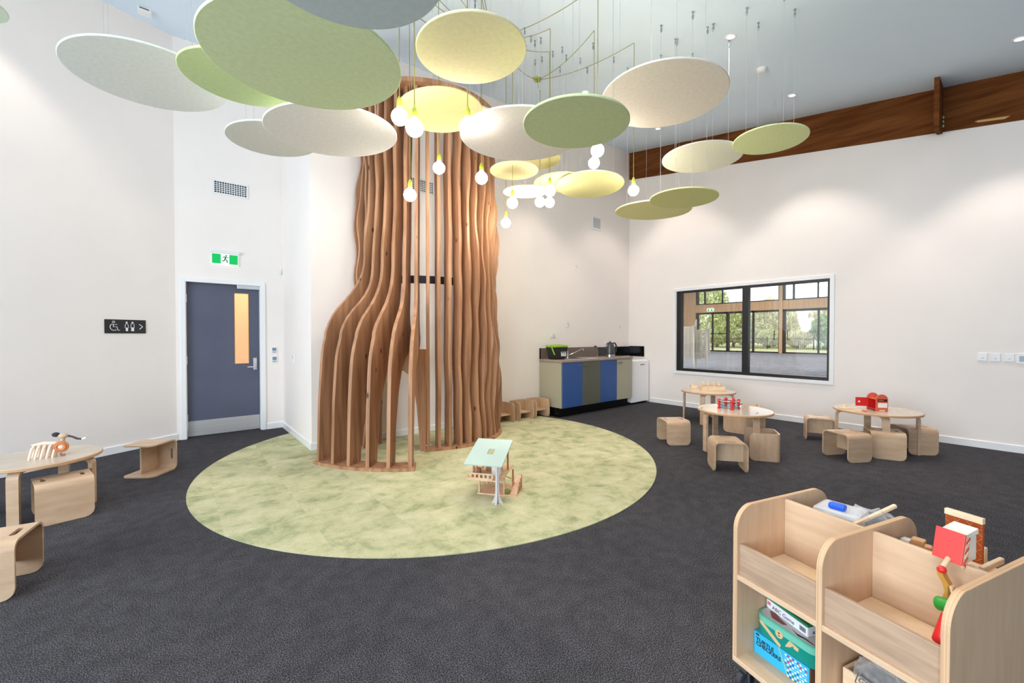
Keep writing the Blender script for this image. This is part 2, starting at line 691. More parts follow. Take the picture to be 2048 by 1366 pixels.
# ---- exposed beam at the top of the right wall
mb = MB()
ys = [YS, YB]
P = []
for x in (XR - .012, XR + .02):
    for y in ys:
        P.append((x, y, ceil_z(XR, y) - (.545 if y > 0 else .527)))
        P.append((x, y, ceil_z(XR, y) + .01))
mb.add(P, [(0, 2, 3, 1), (4, 5, 7, 6), (0, 1, 5, 4), (2, 6, 7, 3), (1, 3, 7, 5), (0, 4, 6, 2)])
beam = struct('trim_1', mb, M_BEAM)
mb = MB()
mb.prism([(XR - .012, 3.80), (XR - .40, 3.715), (XR - .40, ceil_z(6.94, .61) + .01), (XR - .012, ceil_z(XR, .61) + .01)], .59, .635, lambda a, b, c: (a, c, b))
struct('bracing_board', mb, M_BEAM, beam)
mb = MB()
for i, z in enumerate((3.86, 3.91, 3.96)):
    mb.ball((XR - .10, .58, z), .018, 8, (1.6, .6, 1))
struct('bolt_heads', mb, mat('zinc_bolt', rgb(190, 196, 170), .4, .5), beam)
mb = MB()
mb.prism([(.06, 3.80), (.30, 3.845), (.33, 3.84), (.30, 3.82), (.10, 3.78)], XR - .014, XR - .0115, lambda a, b, c: (c, a, b))
struct('bare_timber_patch', mb, mat('raw_timber', rgb(206, 160, 100), .6), beam)

# ---- interior window
win = bpy.data.objects.new('window_1', None)
COL.objects.link(win)
win['kind'] = 'structure'
tr = MB()
y0, y1, z0, z1 = 1.645, 4.11, .606, 2.20
w_ = .055
tr.rbox((XR - .008, (y0 + y1) / 2, z1 - w_ / 2), (.026, y1 - y0 - 2 * w_, w_), .003)
tr.rbox((XR - .008, (y0 + y1) / 2, z0 + w_ / 2), (.026, y1 - y0 - 2 * w_, w_), .003)
tr.rbox((XR - .008, y0 + w_ / 2, (z0 + z1) / 2), (.026, w_, z1 - z0), .003)
tr.rbox((XR - .008, y1 - w_ / 2, (z0 + z1) / 2), (.026, w_, z1 - z0), .003)
obj('architrave', tr, M_TRIM, win)
fm = MB()
fx = XR + .05
fm.rbox((fx, 2.845, 2.135), (.088, 2.23, .05), .003)
fm.rbox((fx, 2.845, .685), (.088, 2.23, .05), .003)
fm.rbox((fx, 1.715, 1.41), (.09, .032, 1.5), .003)
fm.rbox((fx, 4.005, 1.41), (.09, .09, 1.5), .003)
fm.rbox((fx, 2.845, 1.41), (.09, .095, 1.5), .003)
obj('frame', fm, M_BLACKFRAME, win)
for ya, yb in ((1.73, 2.80), (2.89, 3.96)):
    g = MB()
    g.box((fx + .01, (ya + yb) / 2, 1.41), (.006, yb - ya + .01, 1.41))
    obj('pane', g, M_GLASS, win)

# ---- door with vision panel
door = bpy.data.objects.new('door_1', None)
COL.objects.link(door)
door['kind'] = 'structure'
yl = 6.745
fr_ = MB()
for xc in (.100, .977):
    fr_.rbox((xc, YD - .006, 1.03), (.055, .03, 2.06), .003)
fr_.rbox((.5385, YD - .006, 2.0325), (.822, .03, .055), .003)
for xc in (.125, .950):
    fr_.box((xc, YD + .06, 1.02), (.02, .12, 2.03))
fr_.box((.5385, YD + .06, 2.022), (.85, .12, .02))
obj('door_frame', fr_, M_TRIM, door)
lf = MB()
dx0, dx1, dz0, dz1 = .138, .938, .008, 2.008
vx0, vx1, vz0, vz1 = .652, .815, .935, 1.895
lf.box(((dx0 + vx0) / 2, yl + .02, (dz0 + dz1) / 2), (vx0 - dx0, .04, dz1 - dz0))
lf.box(((dx1 + vx1) / 2, yl + .02, (dz0 + dz1) / 2), (dx1 - vx1, .04, dz1 - dz0))
lf.box(((vx0 + vx1) / 2, yl + .02, (dz0 + vz0) / 2), (vx1 - vx0, .04, vz0 - dz0))
lf.box(((vx0 + vx1) / 2, yl + .02, (vz1 + dz1) / 2), (vx1 - vx0, .04, dz1 - vz1))
obj('door_leaf', lf, M_DOOR, door)
g = MB()
g.box(((vx0 + vx1) / 2, yl + .02, (vz0 + vz1) / 2), (vx1 - vx0, .006, vz1 - vz0))
obj('vision_pane', g, M_GLASS, door)
b_ = MB()
bw = .008
for (cx, cz, sx, sz) in (((vx0 + vx1) / 2, vz0, vx1 - vx0 + bw, bw), ((vx0 + vx1) / 2, vz1, vx1 - vx0 + bw, bw), (vx0, (vz0 + vz1) / 2, bw, vz1 - vz0), (vx1, (vz0 + vz1) / 2, bw, vz1 - vz0)):
    b_.box((cx, yl - .002, cz), (sx, .012, sz))
obj('glazing_bead', b_, mat('door_bead', rgb(180, 140, 96), .5), door)
k_ = MB()
k_.rbox(((dx0 + dx1) / 2, yl - .002, .112), (dx1 - dx0 - .004, .004, .196), .001)
obj('kick_plate', k_, M_STEEL, door)
h_ = MB()
h_.rbox((.887, yl - .006, .925), (.042, .012, .165), .003)
hp = obj('handle_plate', h_, M_STEEL, door)
h_ = MB()
h_.tube([(.887, yl - .01, .885), (.887, yl - .055, .885), (.875, yl - .06, .885), (.79, yl - .06, .887)], .009, 10)
obj('lever', h_, M_STEEL, hp, True)
c_ = MB()
c_.rbox((.81, yl - .03, 1.985), (.26, .06, .06), .006)
cl = obj('door_closer', c_, mat('silver_paint', rgb(205, 206, 210), .35, .3), door)
c_ = MB()
c_.box((.81, yl - .045, 2.022), (.20, .02, .012))
obj('closer_arm', c_, M_STEEL, cl)
for z in (.25, 1.0, 1.8):
    hg = MB()
    hg.tube([(.137, yl - .006, z - .05), (.137, yl - .006, z + .05)], .007, 8)
    obj('hinge', hg, M_STEEL, door, True)

# corridor behind the door (seen through the vision panel)
mb = MB()
mb.box((.5, 8.6, 1.4), (3.2, .1, 2.8))
mb.box((-1.1, 7.7, 1.4), (.1, 1.8, 2.8))
mb.box((2.1, 7.7, 1.4), (.1, 1.8, 2.8))
mb.box((.5, 7.7, 2.82), (3.2, 1.8, .06))
struct('wall_corridor', mb, noisy('corridor_paint', rgb(240, 208, 168), rgb(234, 200, 160), (2, 2, 2), rough=.7))
cl_ = bpy.data.lights.new('corridor_lamp', 'POINT')
cl_.energy = 36
cl_.color = (1, .86, .68)
cl_.shadow_soft_size = .12
clo = bpy.data.objects.new('corridor_lamp', cl_)
COL.objects.link(clo)
clo.location = (.9, 7.6, 2.4)

# ------------------------------------------------------------------ hall beyond the interior window
M_HALLWALL = noisy('hall_plywood', rgb(226, 190, 150), rgb(214, 174, 132), (2, 6, .6), 4, rough=.5)
mb = MB()
mb.box((21.4, 9, -.05), (27.6, 34, .1))
struct('floor_hall', mb, noisy('hall_carpet', rgb(138, 140, 146), rgb(112, 114, 120), (.9, 14, 3), 4, rough=.9, spec=.15))
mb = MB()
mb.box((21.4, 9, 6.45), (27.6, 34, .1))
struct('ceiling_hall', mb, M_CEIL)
hx = 34.95
YH0, YH1 = -6.0, 24.0
mb = MB()
mb.box((hx, (17.46 + YH1) / 2, 3.2), (.2, YH1 - 17.46, 6.4))
mb.box((hx, (YH0 + 17.46) / 2, 3.59), (.2, 17.46 - YH0, .68))
mb.box((hx, (YH0 + 17.46) / 2, 6.05), (.2, 17.46 - YH0, .7))
mb.box((hx - .05, 11.01, 3.2), (.3, .22, 6.4))
mb.box((hx, YH0 + 1.5, 3.2), (.2, 3, 6.4))
struct('wall_hall', mb, M_HALLWALL)
mb = MB()
mb.box((21.4, YH1 + .1, 3.2), (27.6, .2, 6.4))
mb.box((21.4, YH0 - .1, 3.2), (27.6, .2, 6.4))
struct('wall_hall_side', mb, M_HALLWALL)


def hall_window(name, bars_v, bars_h, panes):
    e = bpy.data.objects.new(name, None)
    COL.objects.link(e)
    e['kind'] = 'structure'
    m = MB()
    for (ya, yb, za, zb) in bars_v + bars_h:
        m.box((hx - .06, (ya + yb) / 2, (za + zb) / 2), (.12, abs(yb - ya), abs(zb - za)))
    obj('frame', m, M_BLACKFRAME, e)
    for (ya, yb, za, zb) in panes:
        g = MB()
        g.box((hx - .05, (ya + yb) / 2, (za + zb) / 2), (.012, abs(yb - ya), abs(zb - za)))
        obj('pane', g, M_GLASS, e)
    return e


lowv = [(17.46, 17.2, 0, 3.25), (16.1, 15.97, 0, 3.25), (14.93, 14.68, 0, 3.25), (12.98, 12.84, 0, 3.25), (11.18, 11.11, 0, 3.25)]
hall_window('window_4', lowv, [(17.46, 11.11, 3.1, 3.25), (17.46, 11.11, 0, .10), (17.2, 14.9, 1.43, 1.5)],
            [(17.2, 16.1, .1, 1.43), (17.2, 16.1, 1.5, 3.1), (15.97, 14.93, .1, 1.43), (15.97, 14.93, 1.5, 3.1), (14.68, 12.98, .1, 3.1), (12.84, 11.18, .1, 3.1)])
lowv2 = [(10.9, 10.7, 0, 3.25), (8.76, 8.66, 0, 3.25), (6.6, 6.5, 0, 3.25), (4.4, 4.3, 0, 3.25), (2.2, 2.1, 0, 3.25), (0, -.1, 0, 3.25)]
hall_window('window_5', lowv2, [(10.9, -.1, 3.08, 3.25), (10.9, -.1, 0, .10)], [(a[1], b[0], .1, 3.08) for a, b in zip(lowv2, lowv2[1:])])
upv = [(17.46, 17.21, 3.93, 5.7), (16.76, 16.62, 3.93, 5.7), (15.3, 15.2, 3.93, 5.7), (13.25, 13.18, 3.93, 5.7), (11.2, 11.14, 3.93, 5.7)]
hall_window('window_6', upv, [(17.46, 11.14, 3.93, 4.0), (17.46, 11.14, 5.63, 5.7)], [(a[1], b[0], 4.0, 5.63) for a, b in zip(upv, upv[1:])])
upv2 = [(10.92, 10.74, 3.93, 5.7), (10.28, 10.16, 3.93, 5.7), (8.8, 8.71, 3.93, 5.7), (6.6, 6.5, 3.93, 5.7), (4.4, 4.3, 3.93, 5.7), (0, -.1, 3.93, 5.7)]
hall_window('window_7', upv2, [(10.92, -.1, 3.93, 4.0), (10.92, -.1, 5.63, 5.7)], [(a[1], b[0], 4.0, 5.63) for a, b in zip(upv2, upv2[1:])])
for yy, zz in ((11.42, 1.35), (10.55, 1.35)):
    hm = MB()
    hm.tube([(hx - .14, yy, zz - .35), (hx - .22, yy, zz - .35), (hx - .22, yy, zz + .35), (hx - .14, yy, zz + .35)], .03, 6)
    tag(obj('pull_handle', hm, M_BLACKFRAME), 'black pull handle on the far hall door %s the timber post' % ('left of' if yy > 11 else 'right of'), 'handle')
for px_, py_ in ((12, 12), (20, 6), (20, 13), (28, 6), (28, 13)):
    area('hall_fill', (px_, py_, 6.3), (0, 0, 0), 2.4, 2.4, 420, (1, .97, .93))  # added fill lights that brighten the hall, no fittings seen there

# exit sign in the hall
t = thing('exit_sign', 'small green and white exit sign above the far hall doors', 'exit sign', (hx - .2, 16.18, 3.46))
mb = MB(); mb.box((0, 0, 0), (.04, .56, .26)); obj('sign_board', mb, M_EXITW, t)
for y_ in (.15, -.12):
    mb = MB(); mb.box((-.022, y_, -.02), (.006, .14, .16)); obj('green_panel', mb, M_EXITG, t)

# stacked pale chairs in the hall
M_CREAM = mat('cream_chair_plastic', rgb(246, 236, 214), .5)
sh = MB()
seatA = [(-.25, -.055), (-.20, -.02), (-.10, .0), (.05, -.012), (.16, -.01), (.22, .035)]
seatB = [(a, b + .028) for a, b in seatA]
sh.strip(seatA, seatB, -.21, .21, lambda a, b, c: (a, c, b))
bk = [(.205, .03), (.25, .16), (.285, .31)]
sh.strip(bk, [(a + .03, b) for a, b in bk], -.20, .20, lambda a, b, c: (a, c, b))
for sgn in (-1, 1):
    sd = [(-.25, -.03), (-.05, -.055), (.05, -.02), (.22, .035)]
    sh.strip(sd, [(a, b + .034) for a, b in sd], .205, .235, lambda a, b, c: (a, sgn * c, b))
lgs = []
for sx, sy in ((-1, -1), (-1, 1), (1, -1), (1, 1)):
    lgs.append(MB().tube([(sx * .17, sy * .2, -.01), (sx * .22, sy * .245, -.42)], .012, 6))
ch0 = None
stacks = [((15.95, 8.30), 22, 'tall left stack'), ((16.33, 7.95), 20, 'lower right stack')]
for (sx, sy), cnt, nm in stacks:
    for i in range(cnt):
        pos = (sx + .0 * i, sy, .43 + i * .058)
        where = 'topmost' if i == cnt - 1 else ('bottom' if i == 0 else None)
        k_ = cnt - 1 - i
        ordn = ['topmost', 'second', 'third'][k_] if k_ < 3 else '%dth' % (k_ + 1)
        lab = 'cream plastic chair, %s of the %s behind the window' % (ordn + ('' if k_ == 0 else ' from the top'), nm)
        grp = 'stacked cream chairs behind the window'
        if ch0 is None:
            ch0 = thing('stacking_chair', lab, 'chair', pos, radians(-62), grp)
            obj('shell', sh, M_CREAM, ch0)
            for lg in lgs:
                obj('leg', lg, M_CREAM, ch0)
            c = ch0
        else:
            c = dup(ch0, pos, (0, 0, radians(-62)), lab, grp)

# outdoors beyond the hall
mb = MB()
mb.box((70, 10, -.12), (70, 120, .1))
struct('ground', mb, noisy('dry_grass', rgb(222, 212, 160), rgb(190, 192, 132), (.5, .5, .5), 5, rough=.9))
fe = thing('picket_fence', 'dark metal picket fence beyond the far hall windows', 'fence', (45, 12, 0))
mb = MB()
for z in (.15, 1.0):
    mb.box((0, 0, z), (.04, 26, .05))
obj('rail', mb, M_BLACKFRAME, fe)
mb = MB()
for i in range(170):
    mb.box((0, -13 + i * .153, .55), (.02, .02, 1.05))
pk = obj('pickets', mb, M_BLACKFRAME, fe)
pk['kind'] = 'stuff'
for y in (-8, -4.2, -.4, 3.4, 7.2):
    mb = MB(); mb.box((0, y, .6), (.08, .08, 1.2)); obj('post', mb, M_BLACKFRAME, fe)
rnd = random.Random(3)


def tree(loc, h, w, col, label, leaf=.34, n=420):
    t = thing('tree', label, 'tree', loc, 0, 'trees beyond the hall')
    tk = MB()
    tk.tube([(0, 0, 0), (.05, .03, h * .3), (0, -.05, h * .6)], [.16, .12, .05], 8)
    obj('trunk', tk, mat('bark', rgb(110, 92, 74), .9), t)
    cm = MB()
    for i in range(n):
        a, u = rnd.uniform(0, 2 * pi), rnd.uniform(-1, 1)
        r = rnd.uniform(.55, 1) ** .5 * (1 + .25 * sin(3 * a + h) * cos(4 * u + w))
        s = sqrt(1 - u * u)
        c = Vector((r * s * cos(a) * w, r * s * sin(a) * w, h * .58 + r * u * h * .44))
        E_ = Euler((rnd.uniform(0, 6), rnd.uniform(0, 6), rnd.uniform(0, 6))).to_matrix()
        q = leaf * rnd.uniform(.6, 1.4)
        cm.add([c + E_ @ Vector(p) for p in ((-q, 0, 0), (0, -q * .5, 0), (q, 0, .1), (0, q * .5, 0))], [(0, 1, 2, 3)])
    o = obj('crown', cm, mat('foliage_%d_%d_%d' % col, rgb(*col), .8), t)
    o['kind'] = 'stuff'
    return t


tree((52, 25.6, 0), 9.0, 2.7, (206, 214, 150), 'tall willowy pale green tree behind the far double doors', 0.25, 3200)
tree((50, 20.6, 0), 4.6, 1.9, (196, 206, 138), 'mid green tree seen left of the black window mullion', 0.21, 3200)
tree((58, 19.0, 0), 5.6, 2.6, (226, 220, 168), 'golden green round tree right of the black window mullion', 0.25, 3200)
tree((50, 11.4, 0), 3.4, 1.7, (160, 182, 116), 'darker green bush behind the fence in the right hall window', 0.18, 3200)
tree((60, 12.2, 0), 6.2, 3.0, (232, 222, 180), 'straw coloured broad tree behind the darker green bush', 0.28, 3200)
tree((64, 25.4, 0), 5.0, 3.0, (228, 222, 178), 'pale straw tree far back between doors and mullion', 0.28, 3200)
tree((52, 6.6, 0), 5.2, 2.0, (208, 212, 160), 'pale green tree at the right edge of the hall window', 0.23, 3200)
for i, (x, y, h, w, c, lab) in enumerate(((49, 16.6, 1.9, 1.3, (206, 208, 150), 'low pale bush behind the fence just right of the mullion'), (49, 18.9, 2.2, 1.3, (190, 196, 150), 'low grey green bush behind the fence left of the mullion'),
        (49, 14.0, 1.7, 1.4, (222, 214, 166), 'low straw coloured bush behind the fence near the timber post'), (49, 22.0, 2.0, 1.3, (196, 208, 140), 'low bright green bush behind the glazed double doors'), (49.5, 8.6, 2.4, 1.3, (184, 196, 146), 'low green bush at the right edge behind the fence'))):
    tree((x, y, 0), h, w, c, lab, .16, 1500)
gt = MB()
for i in range(70):
    a, l = rnd.uniform(0, 2 * pi), rnd.uniform(.7, 1.7)
    p = Vector((rnd.uniform(-.5, .5), rnd.uniform(-.9, .9), 0))
    d = Vector((cos(a), sin(a), 0)) * .35
    s_ = Vector((-sin(a), cos(a), 0)) * .05
    gt.add([p - s_, p + s_, p + d * .5 + Vector((0, 0, l * .7)), p + d + Vector((0, 0, l))], [(0, 1, 2, 3)])
go = tag(obj('flax_bush', gt, mat('flax', rgb(140, 168, 130), .7), None, False, (47.5, 11.0, 0)), 'spiky blue green flax clump just behind the fence', 'bush')

# ------------------------------------------------------------------ green carpet circle
mb = MB()
cx, cy, R = 2.40, 4.18, 2.33
poly = []
N = 160
pts = []
for k in range(N):
    a = 2 * pi * k / N
    pts.append((cx + R * cos(a), cy + R * sin(a)))


def clip(poly, n, c):
    out = []
    for i in range(len(poly)):
        p, q = poly[i], poly[(i + 1) % len(poly)]
        dp, dq = n[0] * p[0] + n[1] * p[1] - c, n[0] * q[0] + n[1] * q[1] - c
        if dp <= 0:
            out.append(p)
        if dp * dq < 0:
            t_ = dp / (dp - dq)
            out.append((p[0] + (q[0] - p[0]) * t_, p[1] + (q[1] - p[1]) * t_))
    return out


# the circle stops at the back wall on the right of the corner and at the side wall on the left of it
right = clip(clip(pts, (0, 1), YB), (-1, 0), -XS)
left = clip(pts, (1, 0), XS)
for pl in (right, left):
    mb.prism(pl, 0.0005, .006)
gc = obj('green_carpet', mb, M_GREEN)
tag(gc, 'round mottled pale green carpet inlay in the dark carpet', 'carpet')

# ------------------------------------------------------------------ tree sculpture
AX, AY = 2.60, 5.02
ts = thing('tree_sculpture', 'tall timber tree sculpture of upright curved plywood fins', 'sculpture', (AX, AY, 0))
FLARE = [(0, 1.55), (.6, 1.53), (.9, 1.505), (1.05, 1.49), (1.17, 1.46), (1.28, 1.42), (1.38, 1.37), (1.47, 1.31), (1.55, 1.23), (1.63, 1.145), (1.72, 1.075), (1.80, 1.03), (1.9, .99), (2.05, .965), (2.3, .95), (2.6, .92), (3.0, .89), (4.2, .87)]
INNER = [(0, 1.38), (.40, 1.345), (.55, 1.30), (.72, 1.25), (.93, 1.14), (1.05, 1.01), (1.15, .80), (1.22, .68), (4.2, .66)]


def interp(T, z):
    if z <= T[0][0]:
        return T[0][1]
    for (a, b), (c, d) in zip(T, T[1:]):
        if z <= c:
            return b + (d - b) * (z - a) / (c - a)
    return T[-1][1]


def smooth_i(T, z, w=.05):
    return sum(interp(T, z + d * w) for d in (-1, -.5, 0, .5, 1)) / 5


ZT = 4.12
NZ = 84
fins = [('a', 180.5), ('b', 186.5), ('c', 193), ('d', 199), ('e', 207), ('f', 214.3), ('g', 222), ('h', 229.8), ('i', 237.5)]
fins += [(chr(ord('j') + i), 245.5 + 8 * i) for i in range(14)]
shift = dict(d=.13, e=.06, f=.02, g=0, h=-.06, i=-.14)
for idx, (k, ang) in enumerate(fins):
    A_, B_ = [], []
    rr = random.Random(idx * 13 + 1)
    ph = [rr.uniform(0, 6.28) for _ in range(4)]
    tt = min(1.25, max(0, (ang - 253) / 65))
    wav = .012 if k in 'defghij' else (.03 if ang < 200 else .010 + .022 * min(1, tt))
    for i in range(NZ + 1):
        z = .035 + (ZT - .035) * i / NZ
        w = wav * (sin(z * 3.1 + ph[0] * .35 + idx * .55) + .55 * sin(z * 6.3 + ph[1] * .4 + idx * .8) + .35 * sin(z * 11 + ph[2]))
        if k in shift:
            ro = smooth_i(FLARE, z - shift[k] * min(1, max(0, (z - .3) / .8)))
            ri = smooth_i(INNER, z, .04)
            if z > 1.3:
                ro += w
                ri = ro - .205 - max(0, min(1, (1.95 - z) / .65)) * (ro - .205 - .68)
            ri = min(ri, ro - .10)
        elif ang < 200:
            ro = .885 + w + .02 * (1 - z / ZT)
            ri = ro - .19
        else:
            ro = .895 + tt * (.03 + .085 * (1 - z / ZT)) + w * .8
            ri = ro - (.075 if k == 'j' else .14)
        A_.append((ro, z))
        B_.append((ri, z))
    mb = MB()
    th = .018
    d = Vector((cos(radians(ang)), sin(radians(ang)), 0))
    n = Vector((-d.y, d.x, 0))
    mb.strip(A_, B_, -th, th, lambda a, b, c: d * a + n * c + Vector((0, 0, b)))
    f = obj('fin', mb, M_FIN, ts, 30)
    if k in shift:
        f['label'] = 'fin that swells outward into a root at the bottom'
    # bolts at the foot
    bb = MB()
    r0 = (A_[0][0] + B_[0][0]) / 2
    for dr in (-.03, .03):
        for sgn in (-1, 1):
            c0 = d * (r0 + dr) + n * (sgn * th) + Vector((0, 0, .075))
            bb.tube([c0, c0 + n * sgn * .012], .007, 6)
    bp_ = obj('bolt_pair', bb, M_CHROME, f)
    bp_['kind'] = 'stuff'


def arc_slab(r0, r1, a0, a1, z0, z1, n=24):
    mb = MB()
    A = [(r0(a0 + (a1 - a0) * i / n), a0 + (a1 - a0) * i / n) for i in range(n + 1)]
    B = [(r1(a0 + (a1 - a0) * i / n), a0 + (a1 - a0) * i / n) for i in range(n + 1)]
    mb.strip(A, B, z0, z1, lambda r, a, c: (r * cos(radians(a)), r * sin(radians(a)), c))
    return mb


obj('base_plate', arc_slab(lambda a: 1.36, lambda a: 1.575, 197.3, 239.2, 0, .035), M_FIN, ts)
obj('base_plate', arc_slab(lambda a: .74 + min(1, max(0, (a - 253) / 65)) * .1, lambda a: .915 + min(1.25, max(0, (a - 253) / 65)) * .115, 243.5, 352, 0, .035, 32), M_FIN, ts)
obj('base_plate', arc_slab(lambda a: .72, lambda a: .93, 178.5, 195, 0, .035), M_FIN, ts)
obj('top_ring', arc_slab(lambda a: .70, lambda a: .95 + max(0, min(1, (a - 253) / 65)) * .04, 177, 352, ZT, ZT + .05, 48), M_FIN, ts)
obj('steel_band', arc_slab(lambda a: .690, lambda a: .70, 200, 335, 1.93, 2.02, 32), mat('dark_steel_band', rgb(34, 36, 54), .4, .3), ts)
# arched cave panel
P1 = Vector((2.19 - AX, 4.26 - AY, 0))
P2 = Vector((1.92 - AX, 4.88 - AY, 0))
dd = (P2 - P1).normalized()
nn_ = Vector((-dd.y, dd.x, 0))
hole = [(.03, 0), (.05, .25), (.075, .5), (.12, .77), (.18, .86), (.27, .91), (.36, .925), (.46, .915), (.56, .88), (.61, .78), (.63, .6), (.645, .3), (.65, 0)]
outer = [(-.05, 0), (-.05, .25), (-.05, .5), (-.05, .77), (-.05, 1.165), (.10, 1.165), (.30, 1.165), (.46, 1.165), (.71, 1.165), (.71, .78), (.71, .6), (.71, .3), (.71, 0)]
mb = MB()
mb.strip(outer, hole, -.018, .018, lambda a, b, c: P1 + dd * a + nn_ * c + Vector((0, 0, b)))
obj('arch_panel', mb, M_FIN, ts, label='flat arched plywood panel framing the cave opening')

# ------------------------------------------------------------------ hanging felt discs
DISCS = [
 (-0.104, 3.891, 3.126, .45, -.061, .006, (236, 240, 234), 'pale grey green disc in front of the left wall, leftmost large one'),
 (0.327, 3.021, 2.873, .30, -.004, -.017, (214, 232, 172), 'light green disc partly hidden behind the biggest green disc'),
 (0.531, 2.247, 2.670, .45, -.039, -.014, (236, 250, 200), 'biggest mid green disc at the top left of the cluster'),
 (0.359, 1.198, 2.377, .30, .016, -.039, (214, 226, 224), 'blue grey disc cut by the top of the picture'),
 (1.284, 1.913, 2.875, .30, -.049, .004, (250, 240, 196), 'golden yellow disc at top centre, right of the blue grey one'),
 (1.737, 3.048, 3.173, .35, -.044, .027, (206, 196, 142), 'pale yellow disc in front of the top of the timber tree'),
 (2.021, 2.358, 2.798, .45, -.017, -.033, (250, 244, 240), 'white disc behind the sage green disc at centre'),
 (1.791, 1.608, 2.521, .30, .012, -.025, (228, 240, 186), 'sage green disc overlapping the white disc'),
 (2.862, 1.703, 3.104, .45, .027, -.029, (252, 242, 228), 'large beige disc behind and right of the sage green disc'),
 (2.967, 3.577, 3.156, .27, -.015, -.008, (212, 206, 160), 'small yellow disc right of the timber tree'),
 (3.077, 3.514, 2.930, .25, -.050, -.042, (198, 182, 166), 'small pinkish white disc, lowest beside the timber tree'),
 (3.868, 3.246, 3.112, .40, .034, .025, (206, 202, 148), 'yellow green disc behind the bulb cluster, nearer one of two'),
 (4.417, 2.164, 3.227, .40, .024, -.025, (236, 234, 226), 'cream disc in front of the brown beam'),
 (4.355, 1.485, 3.153, .31, .034, -.035, (240, 248, 190), 'green disc farthest right, against the brown beam'),
 (4.619, 2.871, 2.865, .45, .000, -.044, (248, 246, 184), 'olive yellow disc, lower one of the lowest pair on the right'),
 (4.068, 2.179, 2.723, .33, .019, -.034, (236, 238, 170), 'olive green disc, upper one of the lowest pair on the right'),
 (0.926, 3.192, 2.801, .45, -.067, -.016, (250, 248, 244), 'off white disc overlapping the left side of the timber tree'),
 (0.652, 3.879, 2.918, .33, -.057, .012, (228, 230, 222), 'pale grey disc tucked behind the off white disc'),
 (2.206, 3.274, 3.355, .25, 0, 0, (226, 212, 184), 'tan disc mostly hidden between yellow and white discs'),
 (3.34, 3.637, 3.402, .30, 0, 0, (212, 206, 156), 'yellow disc peeping out under the white disc'),
 (3.66, 3.52, 3.17, .33, 0, 0, (206, 202, 148), 'yellow green disc behind the bulb cluster, farther one of two'),
 (-1.09, 4.56, 3.59, .21, 0, 0, (206, 220, 196), 'grey green disc just entering at the top left corner'),
]
M_FELT = {}
for i, (x, y, z, r, a, b, c, lab) in enumerate(DISCS):
    m = noisy('felt_%d' % i, rgb(*c), tuple(v * .94 for v in rgb(*c)[:3]) + (1,), (40, 40, 40), 4, rough=.95, spec=.05)
    n = Vector((a, b, 1)).normalized()
    q = Vector((0, 0, 1)).rotation_difference(n)
    mb = MB()
    tk = .014
    mb.lathe([(r - .003, 0), (r, .003), (r, tk - .003), (r - .003, tk)], n=96)
    o = obj('hanging_disc', mb, m, None, 30, (x, y, z))
    o.rotation_mode = 'QUATERNION'
    o.rotation_quaternion = q
    tag(o, 'felt ' + lab, 'ceiling panel', 'round felt discs hung from the ceiling')
    R_ = q.to_matrix()
    Ri = R_.inverted()
    for j in range(4):
        th = radians(47 + 90 * j)
        pl_ = Vector((r * .7 * cos(th), r * .7 * sin(th), tk))
        pw = R_ @ pl_ + Vector((x, y, z))
        top = Vector((pw.x, pw.y, ceil_z(pw.x, pw.y)))
        loc_top = Ri @ (top - Vector((x, y, z)))
        w = MB()
        w.tube([pl_, loc_top], .0012, 5)
        wo = obj('suspension_wire', w, M_WIRE, o)
        hk = MB()
        up = Ri @ Vector((0, 0, 1))
        hk.tube([loc_top - up * .075, loc_top - up * .06, loc_top - up * .035, loc_top - up * .03, loc_top - up * .008, loc_top], [.003, .010, .010, .004, .007, .014], 8)
        obj('ceiling_hook', hk, mat('hook_steel', rgb(150, 160, 168), .35, .8), wo)

# ------------------------------------------------------------------ pendant bulbs
F2 = Vector((sin(radians(39.4)), cos(radians(39.4)), 0))


def at_px(px, py, dep):
    """metric position of a bulb measured at depth dep along the room diagonal"""
    p = radians(-.8324)
    Fv = F2 * cos(p) + Vector((0, 0, sin(p)))
    Uv = Vector((0, 0, cos(p))) - F2 * sin(p)
    Rv = Vector((cos(radians(39.4)), -sin(radians(39.4)), 0))
    return Vector((0, 0, H)) + (Fv + Rv * ((px - 1024) / 826) - Uv * ((py - 683) / 826)) * dep


CANOPY = Vector((3.83, 4.12, ceil_z(3.83, 4.12)))
cm = MB()
cm.lathe([(.012, -.03), (.05, -.028), (.06, -.01), (.06, 0)], n=24)
cn = obj('pendant_canopy', cm, M_LIME, None, 40, CANOPY)
tag(cn, 'lime green ceiling canopy where the pendant cords spread out', 'ceiling rose')
BULBS = [  # px, py, depth, where
 (799, 234, 2.96, 'leftmost bulb of the close pair at upper left'),
 (829, 256, 2.75, 'right and biggest bulb of the upper left pair'),
 (935, 254, 2.85, 'bulb at the left tip of the white disc'),
 (878, 336, 4.05, 'bulb against the middle of the timber tree'),
 (963, 356, 3.95, 'bulb against the right side of the timber tree'),
 (820, 390, 3.85, 'lowest bulb before the timber tree'),
 (1025, 406, 4.45, 'bulb right of the timber tree, above the lowest bulb'),
 (1012, 446, 5.0, 'lowest bulb of all, right of the timber tree'),
 (1080, 404, 4.75, 'leftmost bulb of the three bulb cluster'),
 (1100, 382, 4.40, 'topmost bulb of the three bulb cluster'),
 (1099, 405, 4.85, 'lower right bulb of the three bulb cluster'),
 (1195, 301, 3.70, 'upper bulb of the pair below the sage green disc'),
 (1188, 326, 4.37, 'lower bulb of the pair below the sage green disc'),
 (1267, 381, 4.55, 'single bulb farthest right, before the wall corner'),
]
